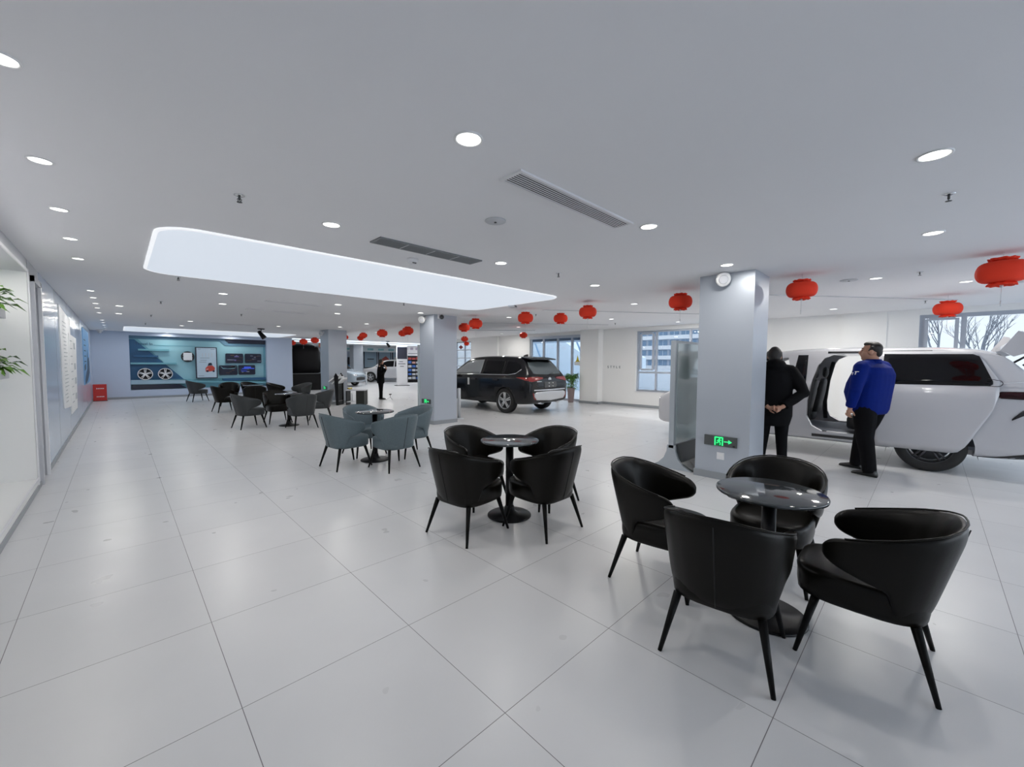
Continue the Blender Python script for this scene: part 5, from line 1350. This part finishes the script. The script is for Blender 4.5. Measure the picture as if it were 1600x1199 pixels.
def cloth(name, levels, tubes, m, parent, voxel=.012, smooth=5, ells=()):
    mb = MB(); mb.rings(torso_rings(levels), m)
    for pts, rs in tubes:
        mb.tube(pts, rs, n=16, m=m)
        for p, r in zip(pts[1:-1], rs[1:-1]): mb.ell(p, (r * .99,) * 3, m, n=14)
    for c, r in ells: mb.ell(c, r, m, n=16)
    o = mb.build(name, parent, mods=[('REMESH', dict(mode='VOXEL', voxel_size=voxel, use_smooth_shade=True)), ('SMOOTH', dict(factor=.5, iterations=smooth))])
    for p in o.data.polygons: p.use_smooth = True
    return o
def rotz(v, a, c=(0, 0, 0)):
    v = Vector(v) - Vector(c); return Vector((v.x * math.cos(a) - v.y * math.sin(a), v.x * math.sin(a) + v.y * math.cos(a), v.z)) + Vector(c)
def head_shapes(c, yaw=0, s=1.0, pitch=0):
    """head centre c; face towards +Y turned by yaw"""
    Mx = Matrix.Rotation(yaw, 3, 'Z') @ Matrix.Rotation(pitch, 3, 'X')
    C = Vector(c)
    def P(x, y, z): return C + Mx @ (Vector((x, y, z)) * s)
    sh = [('e', P(0, -.012, .022), (.076 * s, .094 * s, .100 * s), Mx), ('e', P(0, .022, -.045), (.064 * s, .068 * s, .074 * s), Mx), ('e', P(0, .050, -.085), (.040 * s, .034 * s, .030 * s), Mx),
          ('t', [P(0, .082, .018), P(0, .103, -.018), P(0, .098, -.028)], [.010 * s, .015 * s, .014 * s]), ('t', [P(-.02, .083, -.052), P(0, .089, -.052), P(.02, .083, -.052)], [.009 * s] * 3),
          ('t', [P(-.045, .068, .030), P(0, .080, .032), P(.045, .068, .030)], [.011 * s] * 3), ('e', P(-.05, .045, -.03), (.026 * s, .03 * s, .028 * s)), ('e', P(.05, .045, -.03), (.026 * s, .03 * s, .028 * s))]
    for q in (-1, 1): sh.append(('e', P(q * .079, -.008, -.008), (.010 * s, .020 * s, .033 * s), Mx))
    return sh, P, Mx
def hand_shapes(w, d, palm_n, s=1.0, curl=.5, side=1):
    """w wrist point, d pointing direction of the hand, palm_n palm normal"""
    w = Vector(w); d = Vector(d).normalized(); n = Vector(palm_n).normalized(); a = d.cross(n).normalized() * side
    sh = [('t', [w, w + d * .045 * s, w + d * .085 * s], [.024 * s, .034 * s, .032 * s], .55)]
    sh.append(('e', w + d * .05 * s, (.030 * s,) * 3))
    for k, (off, L) in enumerate(((-.028, .066), (-.009, .076), (.010, .070), (.028, .055))):
        b = w + d * .088 * s + a * off * s
        p1 = b + (d * math.cos(curl * .6) + n * math.sin(curl * .6)) * L * .45 * s
        p2 = p1 + (d * math.cos(curl * 1.5) + n * math.sin(curl * 1.5)) * L * .33 * s
        p3 = p2 + (d * math.cos(curl * 2.2) + n * math.sin(curl * 2.2)) * L * .25 * s
        sh.append(('t', [b, p1, p2, p3], [.0098 * s, .0092 * s, .0085 * s, .0075 * s]))
    b = w + d * .028 * s - a * .026 * s
    sh.append(('t', [b, b + (d * .6 - a * .6 + n * .3) * .035 * s, b + (d * .95 - a * .5 + n * .6) * .062 * s], [.013 * s, .011 * s, .009 * s]))
    return sh
def person(loc, rz, label, cfg):
    H = cfg['H'] / 1.75; W = cfg.get('W', 1.0)
    S = lambda x, y, z: Vector((x * W * H, y * H, z * H))
    sho = {q: S(q * .185, cfg.get('shy', 0), 1.415) for q in (-1, 1)}
    arms = {}
    for q in (-1, 1):
        e, w = cfg['arm'][q]
        arms[q] = (sho[q], S(*e), S(*w))
    legs = {}
    for q in (-1, 1):
        k, a = cfg['leg'][q]
        legs[q] = (S(q * .092, 0, .90), S(*k), S(*a))
    hc = S(0, cfg.get('hy', .02), 1.615)
    hs, P, Mx = head_shapes(hc, cfg.get('yaw', 0), H * cfg.get('hs', .98), cfg.get('pitch', 0))
    sh = list(hs)
    sh.append(('t', [S(0, -.015, 1.40), S(0, cfg.get('hy', .02) - .03, 1.53)], [.062 * H, .060 * H]))
    sh += [('t', [S(0, 0, .93), S(0, .03, 1.10), S(0, 0, 1.30), S(0, -.01, 1.38)], [v * H * cfg.get('tor', 1) for v in (.12, .12, .12, .10)])]
    for q in (-1, 1):
        sh.append(('t', [S(0, 0, 1.39), arms[q][0]], [.08 * H, .058 * H]))
        sh.append(('t', [arms[q][0], arms[q][1]], [.056 * H, .042 * H])); sh.append(('t', [arms[q][1], arms[q][2]], [.042 * H, .028 * H]))
        dd = arms[q][2] - arms[q][1]; pn = cfg.get('palm', {}).get(q, (-q, 0, 0)); hd = cfg.get('hdir', {}).get(q, dd)
        sh += hand_shapes(arms[q][2], hd, pn, H, cfg.get('curl', .6), side=q)
        sh.append(('t', [legs[q][0], legs[q][1], legs[q][2]], [.088 * H, .058 * H, .036 * H]))
        sh.append(('t', [legs[q][2], legs[q][2] + Vector((0, .07 * H, -.050 * H))], [.034 * H, .022 * H]))
    body = blob('person', sh, M_skin, None, voxel=.0085, smooth=3)
    body.location = loc; body.rotation_euler = (0, 0, rz)
    tag(body, label, 'person')
    # eyes and brows
    for q in (-1, 1):
        mb = MB(); mb.ell(P(q * .030, .074, .012), (.010 * H, .006 * H, .006 * H), M_seam, n=10); mb.build('eye', body)
        mb = MB(); mb.tube([P(q * .015, .084, .036), P(q * .032, .083, .042), P(q * .050, .070, .036)], [.004 * H] * 3, n=6, m=M_hair); mb.build('eyebrow', body)
    # hair
    if cfg.get('hair', 'short') == 'short':
        hsh = [('e', P(0, -.030, .040), (.083 * H, .088 * H, .092 * H), Mx), ('e', P(0, .015, .092), (.062 * H, .066 * H, .035 * H), Mx), ('e', P(0, -.075, -.005), (.066 * H, .040 * H, .062 * H), Mx)]
        for q in (-1, 1): hsh.append(('t', [P(q * .070, -.02, .05), P(q * .074, .012, .012)], [.022 * H, .010 * H]))
    else:
        hsh = [('e', P(0, -.028, .036), (.088 * H, .092 * H, .098 * H), Mx), ('e', P(0, -.070, -.06), (.074 * H, .05 * H, .10 * H), Mx), ('t', [P(-.07, .03, .06), P(-.082, 0, -.04)], [.025 * H, .02 * H]), ('t', [P(.07, .03, .06), P(.082, 0, -.04)], [.025 * H, .02 * H]), ('e', P(0, -.02, .115), (.05 * H, .05 * H, .03 * H), Mx)]
    blob('hair', hsh, M_hair, body, voxel=.007, smooth=3)
    # clothes
    lv = [(z * H, cx * H, cy * H, rx * W * H, ry * H) for (z, cx, cy, rx, ry) in cfg['coat']]
    sl = []
    for q in (-1, 1):
        a, b, c = arms[q]; f = cfg.get('sleeve', 1.0); end = b + (c - b) * cfg.get('cuff', .93)
        sl.append(([a + Vector((-q * .03, 0, .005)), (a + b) / 2, b, (b + end) / 2, end], [.078 * H * f, .072 * H * f, .060 * H * f, .055 * H * f, .048 * H * f]))
        sl.append(([S(q * .05, -.005, 1.455), a], [.058 * H * f, .070 * H * f]))
    jk = cloth('jacket', lv, sl, cfg['coat_m'], body, ells=[(Vector(c) * H, Vector(r) * H) for c, r in cfg.get('ells', ())])
    if cfg.get('collar'):
        mb = MB(); c0 = S(0, cfg.get('hy', .02) - .035, 1.47)
        ring = [[c0 + Vector((math.cos(a) * r * H, math.sin(a) * r * H, dz * H)) for a in [2 * PI * i / 24 for i in range(24)]] for r, dz in ((.088, -.03), (.082, .045), (.070, .048), (.070, -.02))]
        mb.rings(ring, cfg['coat_m']); mb.build('collar', jk)
    tl = [(z * H, 0, cy * H, rx * W * H, ry * H) for (z, cy, rx, ry) in ((.80, 0, .12, .12), (.86, -.005, .155, .135), (.94, 0, .165, .135), (1.02, .01, .16, .14))]
    tt = []
    for q in (-1, 1):
        a, b, c = legs[q]; f = cfg.get('trouser', 1.0)
        tt.append(([a + Vector((0, 0, .02)), (a + b) / 2, b, (b + c) / 2, c + Vector((0, 0, -.055 * H))], [.108 * H * f, .096 * H * f, .078 * H * f, .068 * H * f, .060 * H * f]))
    cloth('trousers', tl, tt, M_blackcloth, body)
    for q in (-1, 1):
        c = legs[q][2]; ya = cfg.get('toe', {}).get(q, 0)
        mb = MB(); rings = []
        for (y, hw, zt) in ((-.078, .024, .06), (-.062, .042, .095), (0, .048, .10), (.08, .047, .068), (.14, .046, .050), (.185, .034, .038), (.205, .012, .022)):
            ring = []
            for i in range(16):
                a = 2 * PI * i / 16; zz = zt * .5 + math.sin(a) * zt * .5
                ring.append(Vector(rotz((c.x + math.cos(a) * hw * H, c.y + y * H, max(0.0, zz * H)), ya, (c.x, c.y, 0))))
            rings.append(ring)
        mb.rings(rings, M_shoe); mb.build('shoe', body)
    return body, P, H, S, jk
# man in the blue jacket, looking to the left
cfg = dict(H=1.82, W=1.36, hs=1.06, hy=.03, yaw=math.radians(22), pitch=math.radians(4),
    arm={-1: ((-.285, -.02, 1.12), (-.245, .06, .88)), 1: ((.275, .02, 1.14), (.20, .20, .95))},
    leg={-1: ((-.10, -.02, .49), (-.11, -.10, .095)), 1: ((.11, .15, .49), (.12, .22, .095))},
    coat=[(.80, 0, .015, .165, .150), (.86, 0, .015, .185, .175), (.95, 0, .03, .195, .200), (1.08, 0, .04, .205, .225), (1.20, 0, .02, .205, .220), (1.32, 0, -.01, .205, .195), (1.41, 0, -.02, .175, .150), (1.46, 0, -.015, .09, .075)],
    coat_m=M_bluejacket, collar=True, sleeve=1.14, trouser=1.22, curl=.7, ells=[((-.25, 0, 1.405), (.085, .085, .08)), ((.25, 0, 1.405), (.085, .085, .08))], palm={-1: (1, 0, 0), 1: (-1, 0, 0)})
pb, P, H, S, jk = person((7.40, .55, 0), math.radians(-22), 'heavy set man in a royal blue jacket standing by the open white van door', cfg)
# small pale lettering on the upper sleeve
bj = bvh_of(jk)
for (y, z, w, h) in ((-.035, 1.405, .045, .010), (-.012, 1.370, .012, .045), (.022, 1.390, .030, .009), (.025, 1.365, .012, .028)):
    patch(bj, 'sleeve_mark', [(y, z, z + h), (y + w, z, z + h)], '-x', M_paper, jk, .003, .002, nv=2, dx=.01)
# person in black at the pillar, back to us, hands clasped behind
cfg = dict(H=1.74, W=1.12, hy=.06, hair='long', yaw=math.radians(-5),
    arm={-1: ((-.29, -.09, 1.13), (-.09, -.22, .93)), 1: ((.29, -.09, 1.13), (.06, -.23, .94))}, hdir={-1: (1, -.1, -.25), 1: (-1, -.1, -.2)}, palm={-1: (0, -1, 0), 1: (0, -1, 0)},
    leg={-1: ((-.10, .02, .49), (-.13, .02, .09)), 1: ((.10, .03, .49), (.12, .02, .09))},
    coat=[(.66, 0, 0, .17, .15), (.80, 0, 0, .20, .17), (.95, 0, 0, .20, .17), (1.10, 0, .01, .195, .165), (1.25, 0, .01, .20, .165), (1.38, 0, .01, .185, .14), (1.46, 0, .0, .11, .09)],
    coat_m=M_blackcloth, collar=True, sleeve=1.20, trouser=.95, curl=1.0, ells=[((0, -.03, 1.50), (.13, .11, .09))])
person((6.53, 1.50, 0), math.radians(-68), 'person in black coat with hands clasped behind the back beside the near pillar', cfg)
# woman in black in the hall, hand raised to her face
cfg = dict(H=1.63, W=1.12, tor=.85, hy=.03, hair='long', pitch=-.1,
    arm={-1: ((-.20, .08, 1.10), (-.05, .23, 1.36)), 1: ((.22, .03, 1.12), (.10, .25, 1.32))}, hdir={-1: (.2, -.3, 1), 1: (-.3, -.2, 1)}, palm={-1: (0, -1, 0), 1: (0, -1, 0)},
    leg={-1: ((-.09, .0, .49), (-.09, -.02, .09)), 1: ((.09, .02, .49), (.10, .03, .09))},
    coat=[(.70, 0, 0, .16, .15), (.85, 0, 0, .175, .16), (1.0, 0, 0, .165, .15), (1.15, 0, .01, .165, .155), (1.30, 0, .01, .17, .15), (1.40, 0, 0, .145, .12), (1.45, 0, -.01, .08, .07)],
    coat_m=M_blackcloth, collar=True, sleeve=1.08, trouser=1.1, curl=.9)
person((7.60, 15.45, 0), math.radians(-125), 'person in black with hands raised to the mouth standing in the hall', cfg)
